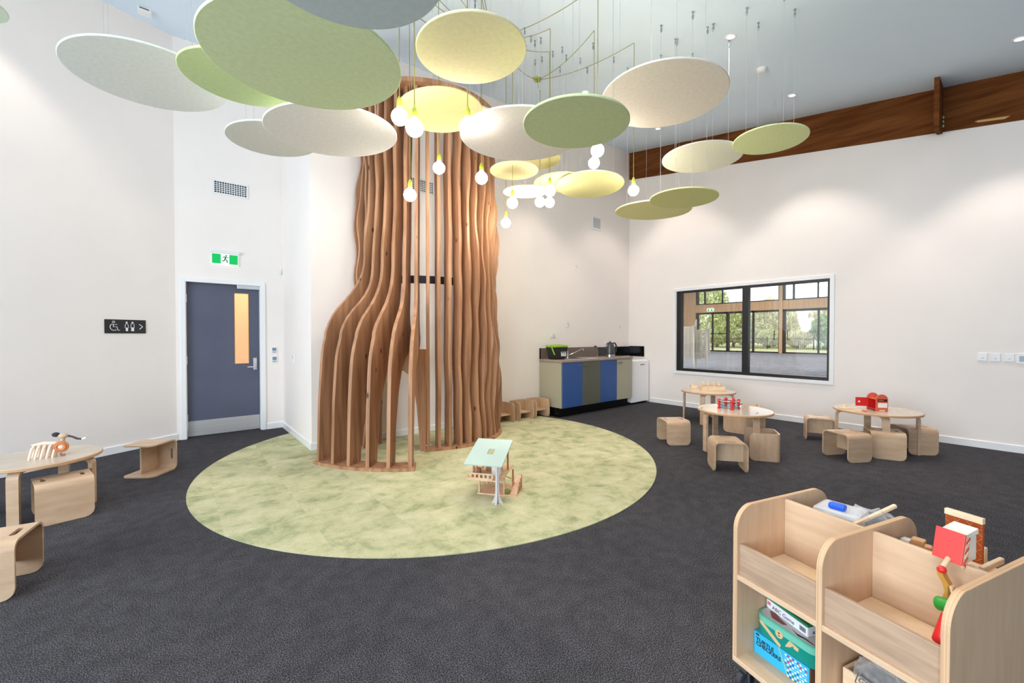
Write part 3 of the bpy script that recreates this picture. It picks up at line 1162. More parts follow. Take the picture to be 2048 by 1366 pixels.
for i, (px, py, dep, lab) in enumerate(BULBS):
    c = at_px(px, py, dep)
    t = thing('pendant_lamp', 'glowing globe pendant on lime cord, ' + lab, 'lamp', c, 0, 'globe bulb pendants on lime cords')
    rb = .0575
    g = MB()
    prof = [(max(1e-4, rb * sin(a)), -rb * cos(a)) for a in [pi * j / 18 for j in range(16)]] + [(.017, .062), (.0155, .075)]
    g.lathe(prof, n=28)
    bu = obj('bulb', g, M_BULB, t, 60)
    s = MB()
    s.lathe([(.0185, .070), (.0195, .075), (.0195, .112), (.0165, .122), (.0075, .142), (.005, .146)], n=20)
    obj('socket', s, M_LIME, t, 40)
    top = Vector((c.x, c.y, ceil_z(c.x, c.y) - .03))
    if i == 1:
        top.z = 3.45
    pts = [Vector((0, 0, .14)), Vector((0, 0, .3))]
    lt = top - c
    pts += [Vector((0, 0, lt.z - .04)), Vector((0, 0, lt.z - .012)), lt]
    end = CANOPY - Vector((0, 0, .02)) - c
    if i not in (7, 8, 12, 13):
        end = Vector((2.82, 3.78, ceil_z(2.82, 3.78) - .01)) - c
    if i == 8:
        pts = [Vector((0, 0, .14)), Vector((0, 0, .5)), Vector((0, 0, lt.z - .5))]
        lt = pts[-1]
    sag = .05 + .05 * (end - lt).length
    for q in range(1, 13):
        u = q / 12
        p = lt.lerp(end, u)
        p.z -= sag * 4 * u * (1 - u) * .6
        pts.append(p)
    cd = MB()
    cd.tube(pts, .0034, 6)
    obj('cord', cd, M_CORD, t, 60)
# ------------------------------------------------------------------ ceiling fittings
sl = Matrix.Rotation(atan2(.1611, 1), 3, 'X') @ Matrix.Rotation(-atan2(.0409, 1), 3, 'Y')
CAMVIS = {(4.56, 1.93): 'recessed downlight in the ceiling left of the smoke detector', (6.44, 1.93): 'recessed downlight nearest the smoke detector on its right, above the beam',
          (4.56, 3.91): 'recessed downlight behind the sage green disc near the canopy', (6.44, 3.91): 'small recessed downlight in the far right ceiling corner over the kitchenette'}
for (x, y) in DOWN:
    if (2 < x < 3.5 and (y > 3.5 or y < 1)):
        continue
    if 3 < y < 5 and x < 0:
        continue
    z = ceil_z(x, y)
    lab = CAMVIS.get((x, y), 'recessed round downlight in the ceiling out of the picture')
    t = thing('downlight', lab, 'downlight', (x, y, z), 0, 'recessed ceiling downlights')
    rg = MB()
    rg.lathe([(.036, -.002), (.040, -.007), (.052, -.006), (.056, 0)], n=28, M=sl)
    obj('trim_ring', rg, M_WHITE, t, 40)
    ln = MB()
    ln.lathe([(.0355, -.0035), (.0355, -.0015)], n=24, M=sl)
    obj('lens', ln, M_LENS, t)
    s = spot('downlight_beam', (x, y, z - .03), DOWN_POWER * (.55 if y > 5 else 1), WARM)
    s.parent = t
    s.location = (0, 0, -.03)
mb = MB()
mb.lathe([(.035, -.045), (.048, -.035), (.05, -.018), (.055, -.015), (.055, .01)], n=28, M=sl)
tag(obj('smoke_detector', mb, M_WHITE, None, 40, (5.45, 1.95, ceil_z(5.45, 1.95))), 'round white smoke detector on the ceiling right of the beige disc', 'smoke detector')
t = thing('ceiling_sensor', 'white box sensor on the ceiling at upper left', 'sensor', (-.21, 6.2, ceil_z(-.21, 6.2)))
mb = MB(); mb.rbox((0, 0, -.02), (.12, .12, .05), .01); obj('housing', mb, M_WHITE, t)
mb = MB(); mb.box((.0, -.062, -.028), (.08, .006, .012)); obj('slot', mb, mat('grey_slot', rgb(110, 110, 110), .5), t)


# ------------------------------------------------------------------ wall fittings
def wall_frame(origin, xdir):
    return frame(origin, xdir, (0, 0, 1))


def at_wall(name, lab, cat, origin, xdir, group=None):
    t = thing(name, lab, cat)
    t.matrix_world = wall_frame(origin, xdir)
    return t


M_DARKGAP = mat('dark_gap', rgb(40, 42, 48), .7)


def vent(name, lab, origin, xdir, w, h, nx, nz):
    t = at_wall(name, lab, 'vent', origin, xdir)
    mb = MB()
    b = .022
    for (cx, cy, sx, sy) in ((0, h / 2 - b / 2, w - 2 * b, b), (0, -h / 2 + b / 2, w - 2 * b, b), (-w / 2 + b / 2, 0, b, h), (w / 2 - b / 2, 0, b, h)):
        mb.rbox((cx, cy, .006), (sx, sy, .012), .002)
    obj('frame', mb, M_WHITE, t)
    mb = MB(); mb.box((0, 0, .001), (w - b, h - b, .002)); obj('backing', mb, M_DARKGAP, t)
    iw, ih = w - 2 * b, h - 2 * b
    for i in range(1, nx):
        mb = MB(); mb.box((-iw / 2 + iw * i / nx, 0, .006), (.0075, ih, .008)); obj('louvre', mb, M_WHITE, t)
    for i in range(1, nz):
        mb = MB(); mb.box((0, -ih / 2 + ih * i / nz, .0055), (iw, .0075, .007)); obj('louvre', mb, M_WHITE, t)
    return t


vent('air_vent', 'white egg crate air vent high above the grey door', (.617, YD, 3.275), (1, 0, 0), .40, .19, 13, 6)
vent('air_vent', 'white air vent on the wall behind the timber tree fins', (2.60, YB, 3.335), (1, 0, 0), .40, .19, 13, 6)

t = at_wall('speaker_grille', 'square white grille on the back wall above the kitchenette', 'grille', (6.27, YB, 3.46), (1, 0, 0))
mb = MB(); mb.rbox((0, 0, .008), (.27, .25, .016), .004); obj('frame', mb, M_WHITE, t)
mb = MB(); mb.box((0, 0, .0165), (.21, .19, .002)); obj('mesh_face', mb, mat('grille_grey', rgb(190, 188, 190), .6), t)

# exit sign above the door
t = at_wall('exit_sign', 'lit green and white running man exit sign above the grey door', 'exit sign', (.545, YD, 2.335), (1, 0, 0))
mb = MB(); mb.rbox((0, .085, .03), (.31, .035, .06), .005); obj('housing', mb, M_WHITE, t)
mb = MB(); mb.rbox((0, -.008, .025), (.295, .155, .012), .003); obj('sign_panel', mb, M_EXITW, t)
for x_ in (-.094, .094):
    mb = MB(); mb.box((x_, -.005, .0325), (.095, .125, .002)); obj('green_panel', mb, M_EXITG, t)
mb = MB()
mb.ball((.014, .042, .033), .009, 8, (1, 1, .2))
mb.tube([(.008, .03, .033), (0, 0, .033)], .008, 6)
mb.tube([(0, 0, .033), (.02, -.02, .033), (.024, -.05, .033)], .006, 6)
mb.tube([(0, 0, .033), (-.012, -.028, .033), (-.035, -.03, .033)], .006, 6)
mb.tube([(.008, .027, .033), (.026, .016, .033), (.036, .02, .033)], .0045, 6)
mb.tube([(.006, .028, .033), (-.014, .024, .033), (-.022, .008, .033)], .0045, 6)
obj('running_man', mb, mat('man_green', rgb(30, 120, 70), .5), t)

# toilet sign on the left wall
sc_ = LC + LD * (-.50)
so = Vector((-.4065, 0, 0))
u_ = (Vector((-.407, 6.418, 0)) - LC).dot(LD)
pos = LC + LD * u_ + Vector((0, 0, 1.422))
t = at_wall('toilet_sign', 'black sign with white wheelchair, woman, man and arrow symbols', 'sign', pos, LD)
mb = MB(); mb.rbox((0, 0, .004), (.38, .155, .008), .001); obj('sign_board', mb, M_BLACK, t)
zz = .0085


def pic(X, Y):      # sign pixel grid of the pictograms to sign metres
    return ((X - 962) / 1525 * .38, -(Y - 430) / 495 * .155, zz)


mb = MB()
r_ = .0026
mb.tube([pic(513 + 42 * cos(a), 270 + 30 * sin(a)) for a in [2 * pi * k / 16 for k in range(16)]], r_, 6, True)
mb.tube([pic(490, 330), pic(500, 440), pic(630, 445), pic(668, 570), pic(735, 568)], .003, 6)
mb.tube([pic(505, 365), pic(640, 362)], .0022, 6)
mb.tube([pic(520 + 135 * cos(a), 450 + 125 * sin(a)) for a in [radians(48 + 8.6 * k) for k in range(23)]], .003, 6)
obj('wheelchair_symbol', mb, M_LETTERW, t)
mb = MB()
mb.ball(pic(985, 280), .0095, 8, (1, 1, .2))
mb.tube([pic(985, 320), pic(945, 345), pic(920, 470), pic(955, 480)], .0024, 6)
mb.tube([pic(985, 320), pic(1030, 345), pic(1055, 470), pic(1015, 480)], .0024, 6)
mb.prism([pic(950, 470)[:2], pic(950, 595)[:2], pic(1035, 595)[:2], pic(1030, 470)[:2]], zz - .001, zz + .001)
obj('woman_symbol', mb, M_LETTERW, t)
mb = MB()
mb.ball(pic(1203, 280), .0095, 8, (1, 1, .2))
mb.tube([pic(1203, 320), pic(1150, 335), pic(1142, 460), pic(1160, 480)], .0024, 6)
mb.tube([pic(1203, 320), pic(1262, 335), pic(1268, 460), pic(1250, 480)], .0024, 6)
mb.prism([pic(1160, 460)[:2], pic(1155, 595)[:2], pic(1262, 595)[:2], pic(1255, 460)[:2]], zz - .001, zz + .001)
obj('man_symbol', mb, M_LETTERW, t)
mb = MB()
mb.tube([pic(1465, 340), pic(1595, 430), pic(1472, 525)], .004, 6)
obj('arrow_symbol', mb, M_LETTERW, t)


def plate(name, lab, cat, origin, xdir, w, h, extra, group=None):
    t = at_wall(name, lab, cat, origin, xdir)
    if group:
        t['group'] = group
    mb = MB(); mb.rbox((0, 0, .006), (w, h, .012), .003); obj('face_plate', mb, M_WHITE, t)
    for (nm, cx, cy, sx, sy, sz, m) in extra:
        mb = MB(); mb.rbox((cx, cy, .012), (sx, sy, sz), .001); obj(nm, mb, m, t)
    return t


M_LCD = mat('lcd_grey', rgb(118, 138, 158), .2)
M_GREYD = mat('grey_detail', rgb(150, 150, 150), .5)
plate('control_panel', 'upper of two small display panels beside the grey door', 'control panel', (1.112, YD, 1.112), (1, 0, 0), .078, .10, [('display', 0, .012, .05, .045, .004, M_LCD), ('button_strip', 0, -.028, .05, .012, .004, M_GREYD)])
plate('control_panel', 'lower of two small display panels beside the grey door', 'control panel', (1.115, YD, .982), (1, 0, 0), .078, .10, [('display', 0, .012, .05, .045, .004, M_LCD), ('button_strip', 0, -.028, .05, .012, .004, M_GREYD)])
plate('wall_sensor', 'small white sensor box right of the exit sign', 'sensor', (1.19, YD, 2.225), (1, 0, 0), .05, .085, [('lens', 0, -.01, .03, .03, .02, M_WHITE)])
plate('power_switch', 'white double switch on the narrow wall left of the tree', 'switch', (XS, 5.98, 1.02), (0, -1, 0), .075, .115, [('rocker', 0, .018, .02, .02, .006, M_GREYD), ('rocker', 0, -.022, .02, .02, .006, M_WHITE)])
for i, (yy, nm) in enumerate(((.238, 'first'), (.139, 'second'), (.036, 'third'))):
    plate('light_switch', 'white square light switch on the right wall, %s from the left of three' % nm, 'switch', (XR, yy, 1.067), (0, -1, 0), .076, .092, [('rocker', 0, -.004, .02, .026, .006, M_WHITE), ('rocker_gap', 0, -.012, .016, .004, .007, M_GREYD)], 'light switches on the right wall')
plate('thermostat', 'white thermostat with grey display at the right picture edge', 'thermostat', (XR, -.06, 1.06), (0, -1, 0), .085, .115, [('display', .005, .0, .06, .06, .006, M_LCD)])
for (x, z, lab, w, h) in ((5.117, 1.325, 'white double socket low on the wall above the green lidded caddy', .11, .07), (5.483, 1.52, 'small white switch plate above the kitchen tap', .06, .10), (7.005, 1.49, 'small white switch plate above the kettle near the corner', .06, .10), (5.706, 2.575, 'small white sensor plate high on the kitchenette wall', .06, .13)):
    plate('wall_plate', lab, 'socket', (x, YB, z), (1, 0, 0), w, h, [('switch', -.015, .01, .014, .016, .005, M_GREYD), ('outlet', .015, -.012, .016, .014, .005, M_GREYD)])

# ------------------------------------------------------------------ kitchenette
kx0, kx1, ky0, kz = 4.785, 6.655, 4.56, .885
M_SAGE = mat('sage_laminate', rgb(176, 172, 150), .4)
M_BLUE = mat('blue_laminate', rgb(46, 86, 150), .4)
M_OLIVE = mat('olive_laminate', rgb(94, 96, 82), .4)
kc = thing('kitchen_cabinet', 'kitchenette base cabinet with blue, olive and sage doors', 'cabinet', ((kx0 + kx1) / 2, (ky0 + YB) / 2, 0))
ox, oy = (kx0 + kx1) / 2, (ky0 + YB) / 2
kw, kd = kx1 - kx0, YB - ky0
mb = MB(); mb.rbox((0, .005, (kz + .15) / 2), (kw, kd - .04, kz - .15), .002); obj('carcass', mb, M_SAGE, kc)
mb = MB(); mb.box((-.0, .035, .075), (kw - .02, kd - .11, .15)); obj('toe_kick', mb, M_BLACKGLOSS, kc)
cols = (M_BLUE, M_OLIVE, M_BLUE, M_SAGE)
for i in range(4):
    w = kw / 4
    xc = -kw / 2 + w * (i + .5)
    mb = MB(); mb.rbox((xc, -kd / 2 - .002, (kz + .155) / 2), (w - .003, .02, kz - .160), .0015)
    d = obj('door', mb, cols[i], kc, label='%s cabinet door' % ('blue', 'olive', 'blue', 'sage')[i])
    sx = xc + (w / 2 - .08 if i in (0, 2) else -w / 2 + .08)
    hm = MB()
    hm.rbox((sx, -kd / 2 - .03, kz - .055), (.12, .012, .012), .003)
    for q in (-.05, .05):
        hm.box((sx + q, -kd / 2 - .02, kz - .055), (.008, .02, .008))
    obj('handle', hm, mat('handle_pewter', rgb(120, 118, 116), .4, .5), d)
M_BENCH = noisy('benchtop_laminate', rgb(168, 150, 138), rgb(156, 138, 126), (30, 30, 30), 4, rough=.3)
bt = thing('benchtop', 'brown grey laminate benchtop with sink and upstand', 'worktop', (ox, oy, kz))
mb = MB(); mb.rbox((0.0, -.015, .02), (kw + .03, kd + .005, .038), .006); obj('slab', mb, M_BENCH, bt)
mb = MB(); mb.rbox((-.16, kd / 2 - .008, .13), (1.50, .014, .18), .002); obj('upstand', mb, mat('upstand_reflection', rgb(128, 116, 106), .35, .2), bt)  # grey brown is the lit wall's reflection put into the upstand's colour
mb = MB(); mb.rbox((-.925, kd / 2 - .010, .13), (.02, .014, .18), .002); obj('splashback', mb, M_BLACKGLOSS, bt, label='narrow black splashback end')
mb = MB(); mb.rbox((1.105, kd / 2 - .011, .115), (1.01, .014, .19), .002); obj('splashback', mb, M_BLACKGLOSS, bt, label='glossy black rear splashback')
mb = MB()
mb.rbox((XR - ox - .009, kd / 2 - .193, .115), (.014, .345, .21), .002)
obj('splashback', mb, M_BLACKGLOSS, bt, label='glossy black splashback on the right wall')
mb = MB()
mb.rbox((-.30, -.02, .0405), (.62, .40, .004), .001)
sk = obj('sink_rim', mb, M_STEEL, bt)
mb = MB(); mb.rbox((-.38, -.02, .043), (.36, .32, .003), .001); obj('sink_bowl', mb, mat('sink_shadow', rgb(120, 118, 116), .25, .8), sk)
# tap
tp = thing('tap', 'slim chrome mixer tap with long diagonal spout', 'tap', (5.22, 4.86, kz + .04))
mb = MB(); mb.lathe([(.024, 0), (.024, .006), (.018, .012), (.016, .13), (.014, .14)], n=16); obj('body', mb, M_CHROME, tp, 40)
mb = MB(); mb.tube([(0, 0, .05), (.12, -.06, .10), (.24, -.12, .165), (.26, -.13, .165), (.262, -.132, .14)], .008, 8); obj('spout', mb, M_CHROME, tp, 60)
mb = MB(); mb.tube([(0, 0, .135), (-.005, .0, .16), (-.02, .01, .19)], .006, 8); obj('lever', mb, mat('tap_dark', rgb(60, 60, 62), .3, .6), tp, 60)
# second outlet
fl_ = thing('filter_tap', 'small dark gooseneck tap on the back of the bench', 'tap', (6.16, 5.03, kz + .04))
mb = MB(); mb.tube([(.08, 0, 0), (.08, 0, .12), (.05, -.01, .17), (0, -.03, .19), (-.05, -.05, .19)], .007, 8); obj('neck', mb, M_CHROME, fl_, 60)
mb = MB(); mb.tube([(-.03, -.04, .19), (-.065, -.055, .188)], .018, 10); obj('head', mb, M_BLACK, fl_, 40)
# kettle
kt = thing('kettle', 'charcoal electric kettle with chrome base on the bench', 'kettle', (6.30, 4.79, kz + .04))
mb = MB(); mb.lathe([(.085, .03), (.088, .06), (.084, .14), (.072, .22), (.06, .245)], n=24); obj('body', mb, mat('kettle_grey', rgb(80, 80, 86), .3, .4), kt, 40)
mb = MB(); mb.lathe([(.086, 0), (.09, .004), (.089, .04), (.086, .042)], n=24); obj('base', mb, M_CHROME, kt, 40)
mb = MB(); mb.lathe([(.06, .245), (.05, .262), (.014, .268), (.014, .285), (.008, .29)], n=20); obj('lid', mb, M_BLACK, kt, 40)
mb = MB(); mb.tube([(.055, -.02, .25), (.10, -.035, .255), (.128, -.045, .21), (.122, -.043, .10), (.09, -.03, .06)], .013, 8); obj('handle', mb, M_BLACK, kt, 60)
mb = MB(); mb.tube([(-.06, .02, .2), (-.095, .032, .235)], [.022, .012], 8); obj('spout', mb, M_STEEL, kt, 60)
# food caddy
fc = thing('food_caddy', 'black food waste caddy with lime green lid on the bench', 'bin', (4.97, 4.87, kz + .04))
mb = MB()
bm_ = [(.10, .09, 0), (.135, .115, .19), (.14, .12, .2)]
vs, fs = [], []
for (a, b, z) in bm_:
    vs += [(-a, -b, z), (a, -b, z), (a, b, z), (-a, b, z)]
for i in range(2):
    for k in range(4):
        l = (k + 1) % 4
        fs.append((i * 4 + k, i * 4 + l, (i + 1) * 4 + l, (i + 1) * 4 + k))
fs += [(3, 2, 1, 0), (8, 9, 10, 11)]
mb.add(vs, fs)
obj('tub', mb, M_BLACK, fc)
M_LID = mat('lime_lid', rgb(140, 190, 50), .4)
mb = MB(); mb.rbox((0, 0, .215), (.295, .25, .035), .012); obj('lid', mb, M_LID, fc)
mb = MB(); mb.tube([(-.145, -.03, .2), (-.155, -.08, .12), (-.15, -.10, .08)], .01, 8); mb.tube([(-.15, -.01, .23), (0, -.03, .24), (.15, -.01, .23)], .009, 8); obj('handle', mb, M_LID, fc, 60)
mb = MB(); mb.box((.05, -.1065, .11), (.12, .004, .12), 0, Matrix.Rotation(-.13, 3, 'X')); lab_ = obj('sticker', mb, mat('sticker_grey', rgb(205, 208, 210), .5), fc)
mb = MB()
for i, (a, b, w, h) in enumerate(((-.03, .02, .03, .05), (.02, .015, .02, .06), (.03, -.03, .05, .012), (-.03, -.035, .03, .01))):
    mb.box((.05 + a, -.110, .11 + b), (w, .002, h), 0, Matrix.Rotation(-.13, 3, 'X'))
obj('sticker_print', mb, mat('print_grey', rgb(70, 74, 78), .5), lab_)
# fridge
M_FRIDGE = mat('fridge_white', rgb(252, 252, 253), .3)
fg = thing('mini_fridge', 'white mini fridge in the corner beside the cabinet', 'fridge', (7.005, 4.84, 0))
mb = MB(); mb.rbox((0, .03, .435), (.58, .42, .79), .008); obj('body', mb, M_FRIDGE, fg)
mb = MB(); mb.rbox((0, -.215, .435), (.58, .05, .80), .012); d = obj('door', mb, M_FRIDGE, fg)
mb = MB(); mb.rbox((.06, -.242, .755), (.14, .006, .022), .002); obj('badge', mb, M_GREYD, d)
mb = MB(); mb.rbox((0, .03, .838), (.585, .45, .022), .006); obj('top', mb, M_FRIDGE, fg)
for sx in (-.25, .25):
    for sy in (-.18, .2):
        obj('foot', MB().lathe([(.02, 0), (.02, .045)], (sx, sy, 0), 10), M_BLACK, fg)


# ------------------------------------------------------------------ cube stools
SW, SL, SH, ST, SRAD = .30, .29, .29, .013, .05


def u_profile(off):
    """centre U profile offset inward by off, from wing tip to wing tip: (x,z)"""
    w, h, r = SW / 2 - off, SH - off, SRAD - off
    pts = []
    for z in (0, .004, .012, .026, .05, .14):
        pts.append((-w, z))
    pts += [(-w + r - r * cos(a), h - r + r * sin(a)) for a in [pi / 2 * i / 6 for i in range(7)]]
    pts += [(-.05, h), (.05, h)]
    pts += [(w - r + r * sin(a), h - r + r * cos(a)) for a in [pi / 2 * i / 6 for i in range(7)]]
    for z in (.14, .05, .026, .012, .004, 0):
        pts.append((w, z))
    return pts


def stool_sheet():
    A, B = u_profile(0), u_profile(ST)
    n = len(A)
    rc = .05

    def half(i):
        z = A[i][1]
        t = min(z, rc)
        return SL / 2 - (rc - sqrt(max(0, rc * rc - (rc - t) ** 2)))
    vs, fs = [], []
    for i in range(n):
        hy = half(i)
        for P in (A[i], B[i]):
            vs += [(P[0], -hy, P[1]), (P[0], hy, P[1])]
    for i in range(n - 1):
        a, b = i * 4, (i + 1) * 4
        fs += [(a, b, b + 1, a + 1), (a + 2, a + 3, b + 3, b + 2), (a, a + 2, b + 2, b), (a + 1, b + 1, b + 3, a + 3)]
    fs += [(0, 1, 3, 2), ((n - 1) * 4, (n - 1) * 4 + 2, (n - 1) * 4 + 3, (n - 1) * 4 + 1)]
    me = bpy.data.meshes.new('stool_shell')
    me.from_pydata(vs, [], fs)
    bm = bmesh.new(); bm.from_mesh(me)
    bmesh.ops.recalc_face_normals(bm, faces=bm.faces[:]); bm.to_mesh(me); bm.free()
    o = bpy.data.objects.new('stool_shell', me)
    COL.objects.link(o)
    # two rounded hand slots cut through the top
    cut = MB()
    for sy in (-1, 1):
        yc = sy * (SL / 2 - .047)
        lw, lr = .040, .013
        poly = [(lw + lr * cos(a), yc + lr * sin(a)) for a in [-pi / 2 + pi * k / 8 for k in range(9)]] + [(-lw + lr * cos(a), yc + lr * sin(a)) for a in [pi / 2 + pi * k / 8 for k in range(9)]]
        cut.prism(poly, SH - .06, SH + .05)
    c = obj('cutter', cut, M_BIRCH)
    md = o.modifiers.new('slots', 'BOOLEAN')
    md.operation = 'DIFFERENCE'
    md.object = c
    md.solver = 'EXACT'
    dg = bpy.context.evaluated_depsgraph_get()
    me2 = bpy.data.meshes.new_from_object(o.evaluated_get(dg))
    bpy.data.objects.remove(c)
    bpy.data.objects.remove(o)
    me2.name = 'stool_shell'
    me2.materials.clear()
    me2.materials.append(M_BIRCH)
    for p in me2.polygons:
        p.use_smooth = True
    me2.set_sharp_from_angle(angle=radians(35))
    return me2


SHELL = stool_sheet()
pm = MB()
pm.rbox((0, -.035, .18), (SW - 2 * ST, .014, SH - .07 - ST - .015), .002)
STOOL0 = None


def stool(lab, center, rz=0, mode='n', zdir=None, edir=None):
    """mode n: legs down; otherwise zdir = world direction of the slotted face, edir = world dir of the fold axis"""
    global STOOL0
    if mode == 'n':
        M = Matrix.Translation((center[0], center[1], 0)) @ Matrix.Rotation(radians(rz), 4, 'Z')
    else:
        z = Vector(zdir).normalized()
        y = Vector(edir).normalized()
        x = y.cross(z).normalized()
        R3 = Matrix((x, y, z)).transposed()
        # rest the bounding box on the floor, centred at center
        half = [abs(R3[2][0]) * SW / 2, abs(R3[2][1]) * SL / 2, abs(R3[2][2]) * SH / 2]
        hz = sum(half)
        c = Vector((center[0], center[1], hz)) - R3 @ Vector((0, 0, SH / 2))
        M = R3.to_4x4()
        M.translation = c
    if STOOL0 is None:
        STOOL0 = thing('cube_stool', lab, 'stool', (0, 0, 0), 0, 'bent plywood cube stools')
        s = bpy.data.objects.new('shell', SHELL)
        COL.objects.link(s)
        s.parent = STOOL0
        obj('panel', pm, M_BIRCH2, STOOL0)
        STOOL0.rotation_mode = 'QUATERNION'
        STOOL0.location = M.to_translation()
        STOOL0.rotation_quaternion = M.to_quaternion()
        return STOOL0
    return dup(STOOL0, M=M, label=lab)


def ang(v):
    return math.degrees(atan2(v[1], v[0]))


stool('bent plywood stool standing in front of the left low table', (-.63, 4.408), 12.8 - 90 + 180)
stool('bent plywood stool cut off by the left picture edge, nearest of all', (-.74, 3.335), -9.7 - 90 + 180)
stool('bent plywood stool lying on its side between left table and grey door', (-.18, 5.25), mode='t', zdir=(.62, .785, 0), edir=(.785, -.62, 0))
stool('bent plywood stool left of the round tables, before the window', (4.775, 2.67), -35.6 + 90)
stool('bent plywood stool with open side to the viewer, before the toy ring table', (4.245, 1.80), 37.5 - 90)
stool('bent plywood stool stood on end right of the toy ring table', (4.915, 1.725), mode='t', zdir=(.517, -.856, 0), edir=(0, 0, 1))
stool('bent plywood stool stood on end behind the toy ring table', (6.01, 2.40), mode='t', zdir=(.05, -1, 0), edir=(0, 0, -1))
stool('bent plywood stool against the wall, farthest behind the toy ring table', (6.62, 2.50), 20)
stool('bent plywood stool left behind the letterbox table', (6.336, 1.566), -70)
stool('bent plywood stool in front of the letterbox table, open to the left', (5.58, 1.134), -30 + 90)
stool('darker topped bent plywood stool under the letterbox table', (5.998, .895), -67.1 + 90 + 180)
stool('bent plywood stool at the right end of the letterbox table', (6.50, .724), -48 + 90)
for xc, nm in ((4.58, 'right, beside the cabinet'), (4.245, 'middle'), (3.845, 'left, half hidden by the timber tree')):
    stool('bent plywood cube chair by the back wall, %s' % nm, (xc, 4.935), mode='t', zdir=(0, 1, 0), edir=(0, 0, 1))
    # panel becomes the low seat


# ------------------------------------------------------------------ round tables
def table(lab, c, r, zt, th, top_mat, leg_r):
    t = thing('round_table', lab, 'table', (c[0], c[1], 0), 0, 'low round tables')
    tp = MB()
    tp.lathe([(r - .004, zt - .024), (r, zt - .020), (r, zt - .004), (r - .004, zt)], n=72)
    obj('tabletop', tp, M_PLYEDGE, t, 30)
    lm = MB()
    lm.lathe([(r - .006, zt - .0005), (r - .007, zt + .001)], n=72)
    obj('laminate', lm, top_mat, t, label='smooth pale top surface')
    for i in range(4):
        a = radians(th + 90 * i)
        d = Vector((cos(a), sin(a), 0))
        n = Vector((-d.y, d.x, 0))
        R1, k = .06, .024
        ztp = zt - .024
        o_ = [(leg_r + .012, 0), (leg_r + .012, ztp * .5)] + [(leg_r + .012 - R1 + R1 * cos(b), ztp - R1 + R1 * sin(b)) for b in [pi / 2 * q / 6 for q in range(7)]] + [(leg_r - .18, ztp)]
        i_ = [(leg_r + .012 - k, 0), (leg_r + .012 - k, ztp * .5)] + [(leg_r + .012 - R1 + (R1 - k) * cos(b), ztp - R1 + (R1 - k) * sin(b)) for b in [pi / 2 * q / 6 for q in range(7)]] + [(leg_r - .18, ztp - k)]
        m = MB()
        m.strip(o_, i_, -.032, .032, lambda x, z, c_: d * x + n * c_ + Vector((0, 0, z)))
        obj('leg', m, M_BIRCH, t, 30)
    return t


M_TOPGLOSS = noisy('table_gloss_pale', rgb(222, 206, 188), rgb(214, 196, 176), (5, 24, 5), 3, rough=.12, lo=.3, hi=.7, spec=.9)
table('round plywood table at the left wall holding the wooden animal', (-.783, 4.68), .338, .40, -16, M_TABLE, .295)
table('round table with glossy top holding the red toy ring', (4.99, 2.04), .39, .47, 58, M_TOPGLOSS, .355)
table('round table under the window holding the wooden peg box', (6.385, 3.0), .385, .47, 13, M_TOPGLOSS, .35)
table('round table on the right holding the red toy letterbox', (6.23, 1.0), .395, .47, 22, M_TABLE, .36)

# ------------------------------------------------------------------ toys on tables
# wooden animal
t = thing('wooden_animal', 'jointed pale wooden toy animal with orange spiral and dark ear', 'toy', (-.70, 4.62, .401), radians(-6))
M_PALE = mat('pale_toy_wood', rgb(238, 216, 196), .5)
for i in range(5):
    x = -.115 + i * .03
    mb = MB()
    mb.tube([(x - .01, -.032, 0), (x - .004, -.034, .03), (x + .004, -.028, .075), (x + .008, 0, .095), (x + .004, .028, .075), (x - .004, .034, .03), (x - .01, .032, 0)], .0085, 8)
    obj('rib_leg', mb, M_PALE, t, 60)
mb = MB(); mb.tube([(-.12, 0, .10), (-.06, 0, .108), (.01, 0, .10), (.04, 0, .10)], [.006, .014, .014, .008], 8); obj('spine', mb, M_PALE, t, 60)
mb = MB()
for q, rr_ in enumerate((.036, .025)):
    mb.tube([(.040 + rr_ * cos(a), -.030 - q * .006, .075 + rr_ * sin(a)) for a in [2 * pi * k / 20 for k in range(20)]], .008, 8, True)
obj('spiral', mb, mat('orange_wood', rgb(204, 124, 72), .5), t, 60, label='orange ringed shoulder')
mb = MB(); mb.ball((.040, -.03, .075), .020, 10, (1, .6, 1)); obj('hub', mb, M_PALE, t, 60)
mb = MB(); mb.tube([(.03, 0, .02), (.035, 0, .008), (.055, 0, .006)], .008, 8); obj('foot', mb, mat('brown_wood', rgb(170, 128, 104), .5), t, 60)
mb = MB(); mb.ball((.045, 0, .152), .026, 12, (1.15, .9, .85)); mb.tube([(.04, 0, .10), (.044, 0, .14)], .014, 8); obj('head', mb, mat('tan_wood', rgb(206, 180, 152), .5), t, 60)
mb = MB(); mb.ball((.008, -.004, .166), .021, 10, (1.1, .5, .85)); obj('ear', mb, mat('dark_felt', rgb(52, 48, 52), .8), t, 60)
mb = MB(); mb.tube([(.066, 0, .15), (.095, 0, .138), (.12, 0, .12), (.145, 0, .113)], [.008, .007, .008, .006], 8); obj('snout', mb, mat('dark_stick', rgb(74, 62, 66), .6), t, 60)
mb = MB(); mb.tube([(.145, 0, .113), (.17, 0, .118)], [.006, .009], 8); obj('snout_tip', mb, mat('pale_tip', rgb(236, 230, 220), .5), t, 60)

